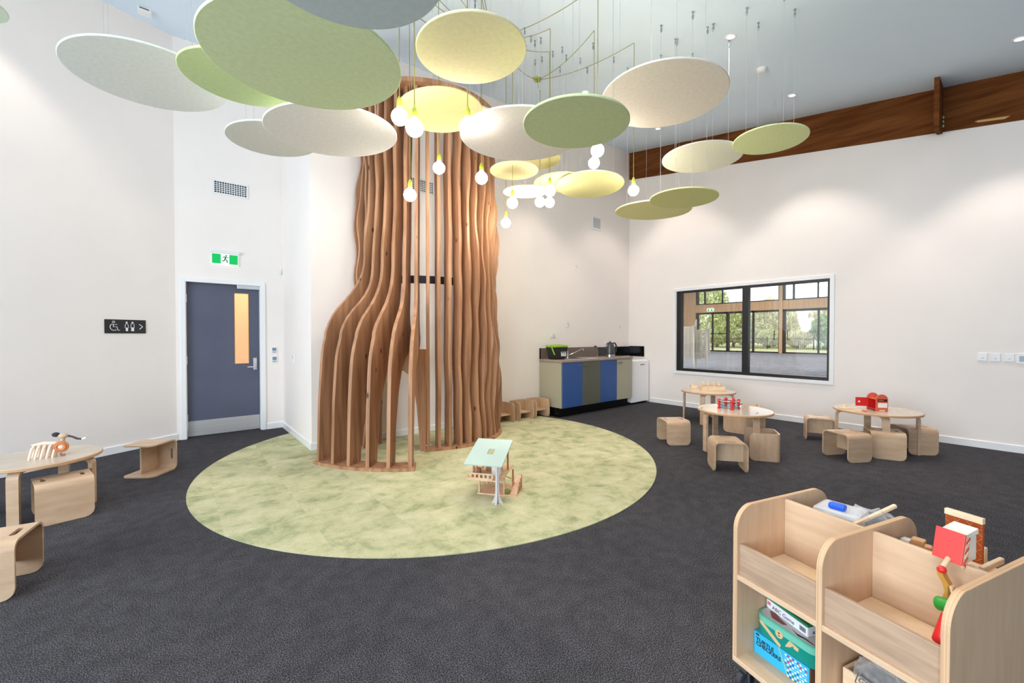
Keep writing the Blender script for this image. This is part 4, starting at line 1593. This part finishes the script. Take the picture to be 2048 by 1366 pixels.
# toy ring
t = thing('toy_ring', 'red posts joined by black, white and teal rings, toy on the table', 'toy', (4.985, 2.10, .4705), radians(20))
M_TEAL = mat('teal_ring', rgb(58, 128, 150), .3)
R0 = .105
posts = [(R0 * cos(radians(a)), R0 * sin(radians(a))) for a in (20, 110, 200, 290, 335)]
for (x, y) in posts:
    mb = MB()
    mb.lathe([(.018, 0), (.018, .016), (.013, .02), (.013, .04), (.018, .045), (.018, .06), (.013, .064), (.013, .085), (.018, .09), (.018, .108), (.012, .115)], (x, y, 0), 14)
    obj('post', mb, M_RED, t, 40)
for nm, z, rr_, m in (('ring', .082, .004, M_BLACK), ('ring', .096, .003, M_TOYWHITE), ('ring', .034, .006, M_TEAL), ('ring', .018, .004, mat('dark_teal', rgb(40, 70, 74), .3))):
    mb = MB()
    mb.tube([(R0 * cos(a), R0 * sin(a), z) for a in [2 * pi * k / 40 for k in range(40)]], rr_, 8, True)
    obj(nm, mb, m, t, 60)
for (x, y, lab) in ((4.78, 2.32, 'left'), (4.93, 1.78, 'right')):
    mb = MB(); mb.rbox((0, 0, .003), (.05, .012, .006), .002)
    tag(obj('toy_stick', mb, mat('grey_blue_bit', rgb(176, 182, 200), .5), None, False, (x, y, .4715)), 'tiny loose stick lying %s of the red toy ring' % lab, 'toy')

# peg box
t = thing('peg_box', 'long pale wooden box with pegs on the table under the window', 'toy', (6.44, 2.96, .4705), radians(-52))
mb = MB(); mb.rbox((0, 0, .035), (.34, .16, .07), .004); obj('box', mb, M_PINE, t)
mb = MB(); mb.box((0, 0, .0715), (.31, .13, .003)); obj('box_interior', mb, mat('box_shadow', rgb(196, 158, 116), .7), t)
for i in range(8):
    mb = MB()
    x, y = -.13 + (i % 4) * .075, -.03 + (i // 4) * .06
    mb.lathe([(.015, .07), (.016, .10), (.007, .105), (.011, .118), (.006, .126)], (x, y, 0), 10)
    obj('peg', mb, M_PINE, t, 40)
t = thing('peg_block', 'small pale wooden block with one peg left of the peg box', 'toy', (6.48, 3.27, .4705), radians(-52))
mb = MB(); mb.rbox((0, 0, .028), (.10, .09, .056), .005); obj('block', mb, M_PINE, t)
mb = MB(); mb.lathe([(.009, .055), (.009, .075), (.012, .08), (.006, .088)], (0, 0, 0), 10); obj('peg', mb, M_PINE, t, 40)

# letterbox
t = thing('toy_letterbox', 'red toy letterbox with arched ends and open red door', 'toy', (6.19, .99, .4705), radians(-40.0))
# local x runs along the length (arched ends at both ends), local -y faces the viewer
L2, Wd, Hb = .10, .075, .13


def arch_end(x0, x1):
    m = MB()
    poly = [(-Wd, 0), (Wd, 0), (Wd, Hb)] + [(Wd * cos(a), Hb + Wd * sin(a)) for a in [pi * k / 14 for k in range(1, 14)]] + [(-Wd, Hb)]
    m.prism(poly, x0, x1, lambda a, b, c: (c, a, b))
    return m


t.rotation_euler = (0, 0, radians(216.9))
t.location = (6.177, .985, .4705)
L2, Wd, Hb = .09, .056, .135
obj('front_plate', arch_end(L2 - .012, L2), M_ORANGERED, t)
obj('rear_plate', arch_end(-L2, -L2 + .012), M_ORANGERED, t)
mb = MB(); mb.box((0, Wd - .005, .075), (2 * L2 - .024, .008, .11)); mb.box((0, 0, .022), (2 * L2 - .024, 2 * Wd, .008)); mb.box((-.07, 0, .07), (.006, 2 * Wd - .01, .10)); obj('body', mb, M_RED, t)
mb = MB(); mb.box((0, 0, Hb), (2 * L2 - .024, 2 * Wd, .01)); obj('shelf_board', mb, M_ORANGERED, t)
mb = MB(); mb.box((.02, -.0, Hb + .0055), (.012, .08, .002)); obj('posting_slot', mb, M_BLACK, t)
mb = MB(); mb.box((L2 + .001, .002, .125), (.003, .088, .026)); ps = obj('slot_plate', mb, mat('slot_brown', rgb(58, 18, 14), .4), t)
mb = MB(); mb.box((L2 + .003, -.01, .125), (.002, .05, .010)); obj('slot_line', mb, mat('slot_pink', rgb(190, 110, 100), .4), ps)
mb = MB(); mb.box((L2 + .001, .004, .07), (.003, .088, .052)); obj('name_card', mb, M_TOYWHITE, t)
mb = MB(); mb.box((L2 + .0005, .0, .012), (.002, .05, .012)); obj('foot_arch', mb, M_PINE, t)
mb = MB(); mb.rbox((-.045, -Wd - .067, .088), (.008, .13, .10), .002); dr = obj('door', mb, M_RED, t, label='bright red open door')
mb = MB(); mb.ball((-.036, -Wd - .10, .088), .010, 10); obj('knob', mb, M_TOYWHITE, dr, 60)
for i, (x, y, rz_) in enumerate(((5.98, 1.06, .4), (6.02, 1.12, 1.2), (5.94, 1.18, 2.0))):
    mb = MB(); mb.rbox((0, 0, .0025), (.07, .035, .005), .001)
    tag(obj('toy_letter', mb, M_TOYRED if i == 0 else M_PINE, None, False, (x, y, .4712), (0, 0, rz_)), ('red', 'pale, nearest to the red', 'pale, farther left')[i] + ' flat toy letter lying before the letterbox', 'toy')
mb = MB(); mb.lathe([(.02, 0), (.022, .012), (.010, .02), (.012, .035), (.004, .042)], n=12)
tag(obj('toy_stamp', mb, M_PINE, None, 40, (6.10, 1.26, .4712)), 'small pale wooden stamp knob left of the letterbox', 'toy')
mb = MB(); mb.rbox((0, 0, .008), (.16, .05, .016), .003)
tag(obj('flat_stick', mb, M_PINE, None, False, (6.02, 1.22, .4712), (0, 0, -.9)), 'pale flat wooden stick left of the letterbox', 'toy')

# ------------------------------------------------------------------ dolls' tree house on the green carpet
t = thing('doll_house', 'open wooden tree house toy with pale mint roof on green carpet', 'toy house', (2.137, 2.76, .006), atan2(-.79, .61))
M_DH = noisy('doll_ply', rgb(226, 192, 160), rgb(210, 172, 138), (12, 12, 12), 4, rough=.5)
M_DHRED = mat('reddish_wood', rgb(188, 128, 94), .5)
M_MINT = mat('mint_board', rgb(184, 204, 195), .4)
mb = MB(); mb.rbox((0, 0, .006), (.333, .25, .012), .002); obj('base_board', mb, M_DH, t)
mb = MB(); mb.rbox((-.068, -.045, .166), (.288, .43, .010), .002); obj('deck', mb, M_DH, t)
# roof with square hole
mb = MB()
p0, p1 = Vector((-.225, -.285, .288)), Vector((.088, -.285, .288))
q0, q1 = Vector((-.213, .065, .408)), Vector((.096, .065, .408))


def rf(a, b, h=0):
    p = p0.lerp(p1, a).lerp(q0.lerp(q1, a), b)
    return p + Vector((0, -.33, .94)) * h


ga, gb = (0, .47, .64, 1), (0, .40, .60, 1)
for i in range(3):
    for j in range(3):
        if (i, j) == (1, 1):
            continue
        P = [rf(ga[i], gb[j]), rf(ga[i + 1], gb[j]), rf(ga[i + 1], gb[j + 1]), rf(ga[i], gb[j + 1])]
        Q = [rf(ga[i], gb[j], .010), rf(ga[i + 1], gb[j], .010), rf(ga[i + 1], gb[j + 1], .010), rf(ga[i], gb[j + 1], .010)]
        mb.add(P + Q, [(3, 2, 1, 0), (4, 5, 6, 7), (0, 1, 5, 4), (1, 2, 6, 5), (2, 3, 7, 6), (3, 0, 4, 7)])
obj('roof', mb, M_MINT, t)
M_TRUNKG = mat('grey_toy_trunk', rgb(196, 188, 190), .55)
for k in range(2):
    mb = MB()
    prof = [(-.048, 0), (-.040, .012), (-.022, .045), (-.015, .10), (-.015, .30), (.015, .30), (.015, .10), (.022, .045), (.040, .012), (.048, 0), (.02, 0), (.008, .02), (-.008, .02), (-.02, 0)]
    A = [(-.048, 0), (-.036, .016), (-.022, .045), (-.015, .10), (-.015, .29)]
    B = [(.048, 0), (.036, .016), (.022, .045), (.015, .10), (.015, .29)]
    mb.strip(A, B, -.005, .005, (lambda a, b, c: (.045 + a, -.262 + c, b)) if k == 0 else (lambda a, b, c: (.045 + c, -.262 + a, b)))
    obj('trunk_board', mb, M_TRUNKG, t)
for (x, y, z0_, z1_) in ((-.15, -.11, .012, .16), (.06, -.10, .012, .16), (-.143, .10, .012, .16), (.06, .028, .17, .385), (-.16, .02, .17, .37), (-.17, -.2, .17, .30), (-.145, -.2, .17, .30)):
    mb = MB(); mb.rbox((x, y, (z0_ + z1_) / 2), (.014, .014, z1_ - z0_), .002); obj('post', mb, M_DH if z0_ < .1 else M_DHRED, t)
mb = MB()
mb.box((-.105, -.256, .178), (.215, .006, .014)); mb.box((-.105, -.256, .216), (.215, .006, .012))
for i in range(7):
    mb.box((-.212 + i * .0357, -.256, .197), (.014, .006, .03))
obj('railing', mb, M_DH, t)
# ramp, lower side deck, ladder
mb = MB(); mb.rbox((.138, .01, .052), (.052, .225, .008), .001, 0, Matrix.Rotation(.38, 3, 'X')); obj('ramp', mb, M_DH, t)
for i in range(4):
    obj('ramp_baluster', MB().box((.168, -.05 + i * .045, .012 + .0275 + .009 * i), (.006, .010, .055 + .018 * i)), M_DHRED, t)
obj('post', MB().rbox((.095, .07, .089), (.014, .014, .154), .001), M_DHRED, t)
obj('strut', MB().rbox((.115, .04, .06), (.012, .10, .012), .001), M_DHRED, t)
obj('strut', MB().tube([(.02, -.04, .15), (.09, .02, .10)], .004, 6), M_DHRED, t)
mb = MB(); mb.ball((.085, -.09, .032), .022, 8, (1.2, .8, 1)); obj('bush', mb, mat('toy_bush', rgb(112, 128, 52), .8), t)
for c_, s_ in (((-.05, .0, .19), (.12, .10, .04)), ((-.16, -.12, .194), (.05, .04, .05)), ((-.10, -.20, .185), (.03, .03, .03))):
    obj('furniture', MB().rbox(c_, s_, .003), mat('toy_brown', rgb(176, 134, 104), .5), t)
mb = MB(); mb.rbox((0, -.12, .21), (.07, .05, .08), .003); obj('white_box', mb, M_TOYWHITE, t)

# ------------------------------------------------------------------ toy trolley, lower right
TR = radians(-106.5)
TO = Vector((1.6175, .658, 0))
UU = Vector((cos(TR), sin(TR), 0))
VV = Vector((-sin(TR), cos(TR), 0))


def TL(u, v, z):
    return TO + UU * u + VV * v + Vector((0, 0, z))


tro = thing('toy_trolley', 'birch plywood toy trolley on castors with two open bins', 'trolley', TO, TR)
W_, D_, ZT_ = .59, .54, .682
r = .085
pan = [(0, .10), (D_, .10), (D_, ZT_ - r)] + [(D_ - r + r * cos(a), ZT_ - r + r * sin(a)) for a in [pi / 2 * k / 10 for k in range(1, 11)]] + [(r - r * sin(a), ZT_ - r + r * cos(a)) for a in [pi / 2 * k / 10 for k in range(1, 11)]]
for u0 in (-.004, .287, .574):
    mb = MB()
    mb.prism(pan, u0, u0 + .017, lambda a, b, c: (c, a, b))
    obj('side_panel', mb, M_TROLLEYV, tro)
    # visible ply edge band following the rim
    eb = MB()
    rim = pan[1:] + [pan[0]]
    inn = [(.5 * D_ + (a - .5 * D_) * .9985, .10 + (b - .10) * .9985) for a, b in rim]
    out_ = [(.5 * D_ + (a - .5 * D_) * 1.0012, .10 + (b - .10) * 1.0012) for a, b in rim]
    eb.strip(out_, inn, u0 + .001, u0 + .016, lambda a, b, c: (c, a, b))
    obj('ply_rim', eb, M_PLYRIM, tro)
mb = MB(); mb.rbox((.2935, D_ / 2, .421), (.578, D_ - .002, .018), .002); obj('bin_floor', mb, M_TROLLEY, tro)
mb = MB(); mb.rbox((.2935, D_ / 2, .109), (.594, D_ + .004, .018), .002); obj('bottom_board', mb, M_TROLLEY, tro)
for ua, ub in ((.013, .287), (.304, .574)):
    mb = MB(); mb.rbox(((ua + ub) / 2, .270, .551), (ub - ua, .015, .242), .002); obj('divider', mb, M_TROLLEY, tro)
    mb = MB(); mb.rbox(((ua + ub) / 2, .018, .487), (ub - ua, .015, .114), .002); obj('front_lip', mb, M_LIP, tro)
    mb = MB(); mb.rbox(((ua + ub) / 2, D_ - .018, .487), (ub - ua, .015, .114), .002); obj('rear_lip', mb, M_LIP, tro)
    mb = MB(); mb.rbox(((ua + ub) / 2, .300, .265), (ub - ua, .012, .294), .002); obj('back_board', mb, M_TROLLEY, tro)
    for va, vb, zt in ((.028, .175, .447), (.178, .261, .456), (.279, .362, .456), (.365, .512, .447)):
        mb = MB(); mb.rbox(((ua + ub) / 2, (va + vb) / 2, (.430 + zt) / 2), (ub - ua, vb - va, zt - .430), .002); obj('bin_slat', mb, M_PINE, tro)
M_RUBBER = mat('castor_grey', rgb(46, 47, 52), .5)
for (u, v) in ((.020, .020), (.552, .020), (.020, .520), (.552, .520)):
    mb = MB()
    mb.lathe([(.036, -.011), (.040, -.008), (.040, .008), (.036, .011)], (u + .012, v, .040), 24, Matrix.Rotation(pi / 2, 3, 'Y'))
    w = obj('castor', mb, M_RUBBER, tro, 40)
    mb = MB(); mb.lathe([(.016, -.013), (.016, .013)], (u + .012, v, .040), 16, Matrix.Rotation(pi / 2, 3, 'Y'))
    mb.box((u + .012, v, .0945), (.05, .05, .010)); mb.tube([(u + .028, v, .04), (u + .028, v, .09)], .006, 6); mb.tube([(u - .004, v, .04), (u - .004, v, .09)], .006, 6)
    obj('fork', mb, mat('castor_bracket', rgb(92, 94, 98), .4, .6), w)
mb = MB()
for (v, z) in ((.235, .36), (.12, .33), (.30, .26), (.06, .22), (.42, .30)):
    mb.ball((.5915, v, z), .0022, 6, (.5, 1, 2))
obj('chips', mb, M_PINE, tro)


def crumple(r, seed, sc=(1, 1, 1), n=9, amp=.35):
    rr_ = random.Random(seed)
    bm = bmesh.new()
    bmesh.ops.create_icosphere(bm, subdivisions=3, radius=r)
    for v in bm.verts:
        p = v.co.normalized()

        v.co *= 1 + amp * (rr_.random() - .5)
        v.co = Vector((v.co.x * sc[0], v.co.y * sc[1], v.co.z * sc[2]))
    mb = MB()
    bm.verts.ensure_lookup_table()
    mb.add([v.co.copy() for v in bm.verts], [[v.index for v in f.verts] for f in bm.faces])
    bm.free()
    return mb


# contents of the rear left bin
t = thing('storage_tub', 'frosted plastic tub with blue clip in the rear trolley bin', 'tub', TL(.135, .40, .4315), TR + .2)
mb = MB(); mb.rbox((0, 0, .10), (.13, .12, .20), .02); obj('tub_body', mb, M_TUB, t)
mb = MB(); mb.rbox((0, 0, .215), (.145, .135, .035), .014); obj('tub_lid', mb, M_TUB, t)
mb = MB(); mb.rbox((0, -.03, .244), (.052, .034, .022), .007); obj('clip', mb, mat('blue_clip', rgb(20, 88, 214), .35), t)
o = obj('plastic_bag', crumple(.085, 5, (.85, .95, 1.0)), M_CLEARBAG, None, False, TL(.222, .42, .605))
tag(o, 'crumpled clear plastic bag beside the blue clipped tub', 'bag')
o = obj('plastic_bag', crumple(.055, 8, (1, .8, 1)), M_CLEARBAG, None, False, TL(.235, .335, .555))
tag(o, 'smaller crumpled clear bag below the wooden stick', 'bag')
mb = MB()
a, b = TL(.212, .325, .640), TL(.256, .505, .700)
dv = (b - a)
ln = dv.length
e1 = dv.normalized()
e2 = e1.cross(Vector((0, 0, 1))).normalized()
e3 = e2.cross(e1)
Mx = Matrix((e1, e2, e3)).transposed()
mb.rbox((0, 0, 0), (ln, .012, .012), .002, 0, Mx)
tag(obj('flat_stick', mb, M_PINE, None, False, (a + b) / 2), 'thin flat wooden stick jutting out above the clear bags', 'stick')

# toy playhouse in the right bin
t = thing('toy_playhouse', 'wooden toy house with red roof and brick lattice panel in trolley', 'toy house', TO, TR)
mb = MB(); mb.rbox((.458, .44, .689), (.086, .010, .128), .001, -.06); bp_ = obj('brick_panel', mb, noisy('brick_print', rgb(176, 84, 36), rgb(160, 70, 28), (40, 40, 40), 3, rough=.5), t)
mb = MB()
for i in range(-3, 5):
    for sgn in (-1, 1):
        x0, x1 = .416, .500
        zc = .69 + i * .03
        mb.tube([(x0, .4335, zc - sgn * .042), (x1, .4290, zc + sgn * .042)], .0007, 4)
# keep lattice lines on the panel only
mb2 = MB()
for i in range(0, len(mb.v) // 8):
    seg = mb.v[i * 8:(i + 1) * 8]
    za = sum(p[2] for p in seg[:4]) / 4
    zb = sum(p[2] for p in seg[4:]) / 4
    xa, xb = .416, .500

    def cl2(x_, z_, x2, z2):
        lo, hi = .630, .742
        if z_ < lo:
            f_ = (lo - z_) / (z2 - z_); return x_ + (x2 - x_) * f_, lo
        if z_ > hi:
            f_ = (hi - z_) / (z2 - z_); return x_ + (x2 - x_) * f_, hi
        return x_, z_
    if max(za, zb) < .63 or min(za, zb) > .742:
        continue
    pa = cl2(xa, za, xb, zb)
    pb = cl2(xb, zb, xa, za)
    mb2.tube([(pa[0], .434 - (pa[0] - .458) * .06, pa[1]), (pb[0], .434 - (pb[0] - .458) * .06, pb[1])], .0007, 4)
obj('lattice_line', mb2, mat('mortar_tan', rgb(206, 140, 92), .6), bp_)
mb = MB(); mb.rbox((.458, .439, .756), (.088, .016, .018), .001, -.06); obj('ridge_strip', mb, M_PINE, t)
# house block: white walls, red roof plates
Rh = Matrix.Rotation(-.12, 3, 'Z') @ Matrix.Rotation(-.35, 3, 'X')
mb = MB(); mb.rbox((.488, .318, .742), (.054, .085, .016), .002, 0, Matrix.Rotation(-.06, 3, 'Z') @ Matrix.Rotation(.16, 3, 'X')); obj('white_roof', mb, M_TOYWHITE, t)
mb = MB(); mb.rbox((.492, .255, .716), (.064, .006, .086), .001, 0, Matrix.Rotation(-.06, 3, 'Z') @ Matrix.Rotation(-.22, 3, 'X')); obj('red_roof', mb, M_TOYRED, t)
mb = MB(); mb.rbox((.494, .272, .662), (.064, .006, .05), .001, 0, Matrix.Rotation(-.06, 3, 'Z') @ Matrix.Rotation(.75, 3, 'X')); obj('red_roof', mb, M_TOYRED, t)
mb = MB(); mb.rbox((.489, .32, .70), (.05, .07, .07), .002); obj('house_body', mb, M_TOYWHITE, t)
mb = MB(); mb.rbox((.5212, .272, .705), (.003, .030, .088), .0008, 0, Matrix.Rotation(-.22, 3, 'X')); obj('gable_side', mb, M_PINE, t)
for i in range(6):
    mb = MB(); mb.rbox((.5225, .264 + .003 * i, .670 + i * .0135), (.0025, .026, .006), .0005, 0, Matrix.Rotation(.55, 3, 'X')); obj('stripe', mb, M_TOYRED if i % 2 else M_PINE, t)
mb = MB(); mb.tube([(.493, .255, .682), (.502, .195, .668)], .0065, 10); obj('perch', mb, M_PINE, t, 60)
mb = MB(); mb.ball((.503, .188, .666), .0105, 10); obj('perch_knob', mb, M_RED, t, 60)
mb = MB()
cv = [(.494, .21, .662), (.497, .208, .645), (.508, .205, .625), (.513, .203, .605), (.508, .20, .585)]
mb.strip([(p[0] - .006, p[2]) for p in cv], [(p[0] + .007, p[2] + .002) for p in cv], .195, .215, lambda a, b, c: (a, c, b))
obj('slide', mb, mat('ochre_wood', rgb(200, 146, 62), .5), t)
for c_, s_ in (((.517, .205, .535), (.012, .02, .18)), ((.52, .32, .55), (.02, .02, .21)), ((.448, .46, .56), (.02, .02, .22)), ((.49, .46, .56), (.02, .02, .22))):
    obj('post', MB().rbox(c_, s_, .002), M_PINE, t)
mb = MB(); mb.lathe([(.017, -.015), (.018, -.013), (.018, .013), (.017, .015)], (.528, .14, .594), 20, Matrix.Rotation(.45, 3, 'X') @ Matrix.Rotation(pi / 2 - .3, 3, 'Y')); obj('green_roller', mb, mat('toy_green', rgb(36, 140, 40), .4), t, 40)
mb = MB(); mb.rbox((.535, .15, .515), (.012, .016, .16), .002); obj('roller_post', mb, M_PINE, t)
for i, (u, v, z, sx, sy, rz_) in enumerate(((.485, .40, .615, .05, .16, .1), (.525, .42, .64, .012, .13, 0), (.515, .36, .60, .10, .02, .3), (.545, .40, .61, .04, .12, -.2))):
    mb = MB(); mb.rbox((u, v, z), (sx, sy, .018), .003, rz_); obj('loose_plank', mb, M_PINE, t)
mb = MB(); mb.rbox((.50, .42, .52), (.10, .16, .17), .004); obj('pine_base', mb, M_PINE, t)
mb = MB(); mb.lathe([(.021, 0), (.004, .075), (.002, .076)], n=20)
tag(obj('red_cone', mb, M_RED, None, 30, TL(.550, .075, .528)), 'bright red toy cone at the right end of the front bin', 'toy')
mb = MB(); mb.rbox((0, 0, .044), (.03, .05, .088), .003)
tag(obj('cone_block', mb, M_PINE, None, False, TL(.548, .075, .438), (0, 0, TR)), 'pale wooden block under the red cone, behind the bin lip', 'block')
for i, (u, v, zt_, s_, m_, lb) in enumerate(((.325, .42, .628, .024, M_TOYWHITE, 'small white toy block peeking above the right bin divider'), (.353, .43, .638, .034, mat('tan_block', rgb(216, 166, 116), .5), 'tan wooden toy block peeking above the right bin divider'), (.382, .42, .630, .020, mat('tan_block2', rgb(206, 156, 110), .5), 'smaller tan toy block right beside the other tan one'))):
    mb = MB(); mb.rbox((0, 0, (zt_ - .4315) / 2), (s_, .03, zt_ - .4315), .004)
    tag(obj('toy_block', mb, m_, None, False, TL(u, v, .4315), (0, 0, TR + .2 * i)), lb, 'block')

# board games on the lower shelf
zb = .1185
t = thing('checkers_box', 'bright blue turtle checkers game box at the bottom of the stack', 'box', TL(.115, .175, zb), TR)
M_CYAN = mat('cyan_card', rgb(48, 178, 222), .45)
mb = MB(); mb.rbox((0, 0, .0405), (.20, .17, .081), .002); obj('carton', mb, M_CYAN, t)
mb = MB(); mb.box((.101, 0, .0405), (.002, .165, .078)); obj('side_print', mb, mat('kraft_brown', rgb(128, 96, 76), .5), t)
mb = MB(); mb.ball((.1022, -.04, .035), .014, 8, (.1, 1, 1.1)); obj('side_mark', mb, M_LETTER, t)
Mf = frame((-.090, -.0858, .056), (1, 0, 0), (0, 0, 1))
text('lettering', 'TURTLE', .0195, Mf, M_LETTER, t, 'LEFT', bold=.0004)
text('lettering', 'CHECKERS', .0195, frame((-.090, -.0858, .040), (1, 0, 0), (0, 0, 1)), M_LETTER, t, 'LEFT', bold=.0004)
mb = MB(); mb.ball((-.085, -.0855, .074), .006, 8, (1.2, .1, .6)); obj('logo_mark', mb, M_LETTER, t)
cols_ = [rgb(240, 244, 248), rgb(34, 84, 170), rgb(200, 44, 66), rgb(120, 200, 240), rgb(48, 130, 84)]
chk = [mat('print_%d' % i, c, .5) for i, c in enumerate(cols_)]
rr_ = random.Random(4)
groups = [MB() for _ in chk]
for i in range(13):
    for j in range(8):
        x, z = -.004 + i * .0085, .004 + j * .0098
        if x < .012 + .0022 * (8 - j):
            continue
        if x > .094 or z > .074:
            continue
        k = (0 if (i + j) % 2 == 0 else rr_.choice((1, 2, 3, 2, 4)))
        s = .0048
        groups[k].prism([(x - s, z), (x, z - s * .8), (x + s, z), (x, z + s * .8)], -.0860, -.0855, lambda a, b, c: (a, c, b))
for k, g in enumerate(groups):
    if g.f:
        obj('pattern_print', g, chk[k], t)
mb = MB(); mb.tube([(-.004, -.0858, .08), (.008, -.0858, .055), (.03, -.0858, .002)], .0012, 5); obj('yellow_line', mb, mat('print_yellow', rgb(196, 206, 90), .5), t)

t = thing('tin_case', 'teal rounded game tin with lighter lid, middle of the stack', 'tin', TL(.128, .180, zb + .0815), TR)


def rrect(w, d, r, n=6):
    out = []
    for (cx, cy, a0) in ((w / 2 - r, d / 2 - r, 0), (-w / 2 + r, d / 2 - r, 90), (-w / 2 + r, -d / 2 + r, 180), (w / 2 - r, -d / 2 + r, 270)):
        out += [(cx + r * cos(radians(a0 + 90 * k / n)), cy + r * sin(radians(a0 + 90 * k / n))) for k in range(n + 1)]
    return out


mb = MB(); mb.prism(rrect(.222, .17, .035), 0, .048); obj('tin_body', mb, mat('teal_tin', rgb(10, 138, 122), .35), t, 40)
mb = MB(); mb.prism(rrect(.226, .174, .036), .048, .071); mb.prism(rrect(.220, .168, .033), .071, .0735); obj('tin_lid', mb, mat('mint_tin', rgb(112, 194, 168), .35), t, 40)
mb = MB(); mb.prism(rrect(.208, .154, .028), .0735, .0742); tp_ = obj('lid_print', mb, mat('tin_grey', rgb(206, 200, 196), .45), t)
mb = MB(); mb.prism([(-.09, -.035), (-.06, -.066), (-.02, -.068), (-.01, -.055), (-.04, -.045), (-.07, -.03)], .0742, .0748); obj('print_brown', mb, mat('print_brown', rgb(132, 66, 56), .5), tp_)
mb = MB(); mb.prism([(.01, -.058), (.03, -.066), (.06, -.062), (.10, -.070), (.06, -.068), (.04, -.074), (.03, -.07)], .0742, .0748); obj('print_dark', mb, M_LETTER, tp_)
M_TAN = mat('tan_print', rgb(212, 184, 140), .5)
mb = MB(); mb.prism([(-.095, .062), (-.085, .066), (-.03, .026), (-.012, .012), (-.015, -.002), (-.03, .006), (-.088, .05)], -.0868, -.0852, lambda a, b, c: (a, c, b * .80)); obj('figure_print', mb, M_TAN, t)
mb = MB(); mb.prism([(-.018 + .014 * cos(a), .057 + .018 * sin(a)) for a in [2 * pi * k / 16 for k in range(16)]], -.0880, -.0852, lambda a, b, c: (a, c, b * .80)); cl3 = obj('toggle', mb, M_TAN, t)
mb = MB(); mb.prism([(-.018 + .004 * cos(a), .062 + .003 * sin(a)) for a in [2 * pi * k / 8 for k in range(8)]], -.0884, -.0880, lambda a, b, c: (a, c, b * .80)); mb.prism([(-.018 + .004 * cos(a), .050 + .002 * sin(a)) for a in [2 * pi * k / 8 for k in range(8)]], -.0884, -.0880, lambda a, b, c: (a, c, b * .80)); obj('toggle_hole', mb, M_LETTER, cl3)
mb = MB(); mb.prism([(.018, .058), (.05, .050), (.048, .034), (.034, .036), (.030, .044), (.022, .032), (.004, .02), (.006, .03)], -.0868, -.0852, lambda a, b, c: (a, c, b * .80)); obj('latch_print', mb, M_TAN, t)

t = thing('word_game_box', 'white and green letter game box tilted on top of the stack', 'box', TL(.112, .196, zb + .1565), TR - radians(9))
mb = MB(); mb.rbox((0, 0, .017), (.17, .115, .034), .004); obj('carton', mb, mat('white_card', rgb(232, 234, 238), .45), t)
mb = MB(); mb.rbox((0, 0, .039), (.172, .117, .010), .004); obj('green_lid', mb, mat('green_card', rgb(32, 120, 78), .4), t)
mb = MB(); mb.box((0, 0, .0446), (.145, .09, .001)); lp = obj('lid_picture', mb, mat('dark_card', rgb(96, 88, 84), .4), t)
text('lettering', 'ABC Game', .020, frame((-.012, -.0580, .015), (1, 0, 0), (0, 0, 1)), mat('letter_plum', rgb(84, 48, 66), .5), t)
text('lettering', 'ABC', .017, frame((.0855, -.02, .013), (0, 1, 0), (0, 0, 1)), M_LETTER, t)
text('lettering', 'B O L', .035, frame((-.02, -.01, .0453), (1, 0, 0), (0, 1, 0)), M_LETTER, t)
mb = MB()
for i in range(9):
    mb.box((.056 + i * .0026, -.0578, .018), (.0013, .0008, .016))
obj('barcode', mb, M_LETTER, t)
mb = MB(); mb.box((-.072, -.0578, .021), (.014, .0008, .012)); obj('red_print', mb, mat('print_red', rgb(206, 120, 126), .5), t)

t = thing('wooden_tray', 'pale wooden tray on the lower shelf of the right bay', 'tray', TL(.410, .168, zb), TR)
obj('tray_bottom', MB().rbox((0, 0, .005), (.182, .142, .01), .002), M_PINE, t)
for (x, y, sx, sy) in ((0, -.075, .19, .008), (0, .075, .19, .008), (-.091, 0, .008, .142), (.091, 0, .008, .142)):
    obj('tray_side', MB().rbox((x, y, .082), (sx, sy, .164), .001), M_PINE, t)
obj('tray_filling', MB().rbox((.0, 0, .072), (.16, .125, .12), .004), mat('grey_filling', rgb(96, 84, 82), .7), t)
o = obj('printed_bag', crumple(.062, 21, (1.0, .85, .9), amp=.24), M_CLEARBAG, None, False, TL(.392, .125, zb + .168), (0, 0, TR))
tag(o, 'clear plastic bag with dark print lying on the wooden tray', 'bag')
obj('inner_film', crumple(.050, 33, (1.0, .8, .9), amp=.3), M_CLEARBAG, o)
Mp = frame((.006, -.062, .002), (1, .0, -.12), (0, .45, 1))
pf = obj('print_frame', MB().rbox((0, .016, 0), (.058, .004, .0006), .0002).rbox((0, -.011, 0), (.066, .003, .0006), .0002).rbox((-.033, .002, 0), (.003, .026, .0006), .0002).rbox((.033, .002, 0), (.003, .026, .0006), .0002), mat('print_charcoal', rgb(66, 68, 72), .5), o)
pf.matrix_local = Mp
pf['kind'] = 'stuff'
text('lettering', 'GLAD', .021, frame((.006, -.0622, .004), (1, .0, -.12), (0, .45, 1)), mat('print_charcoal', rgb(66, 68, 72), .5), o, bold=.0003)
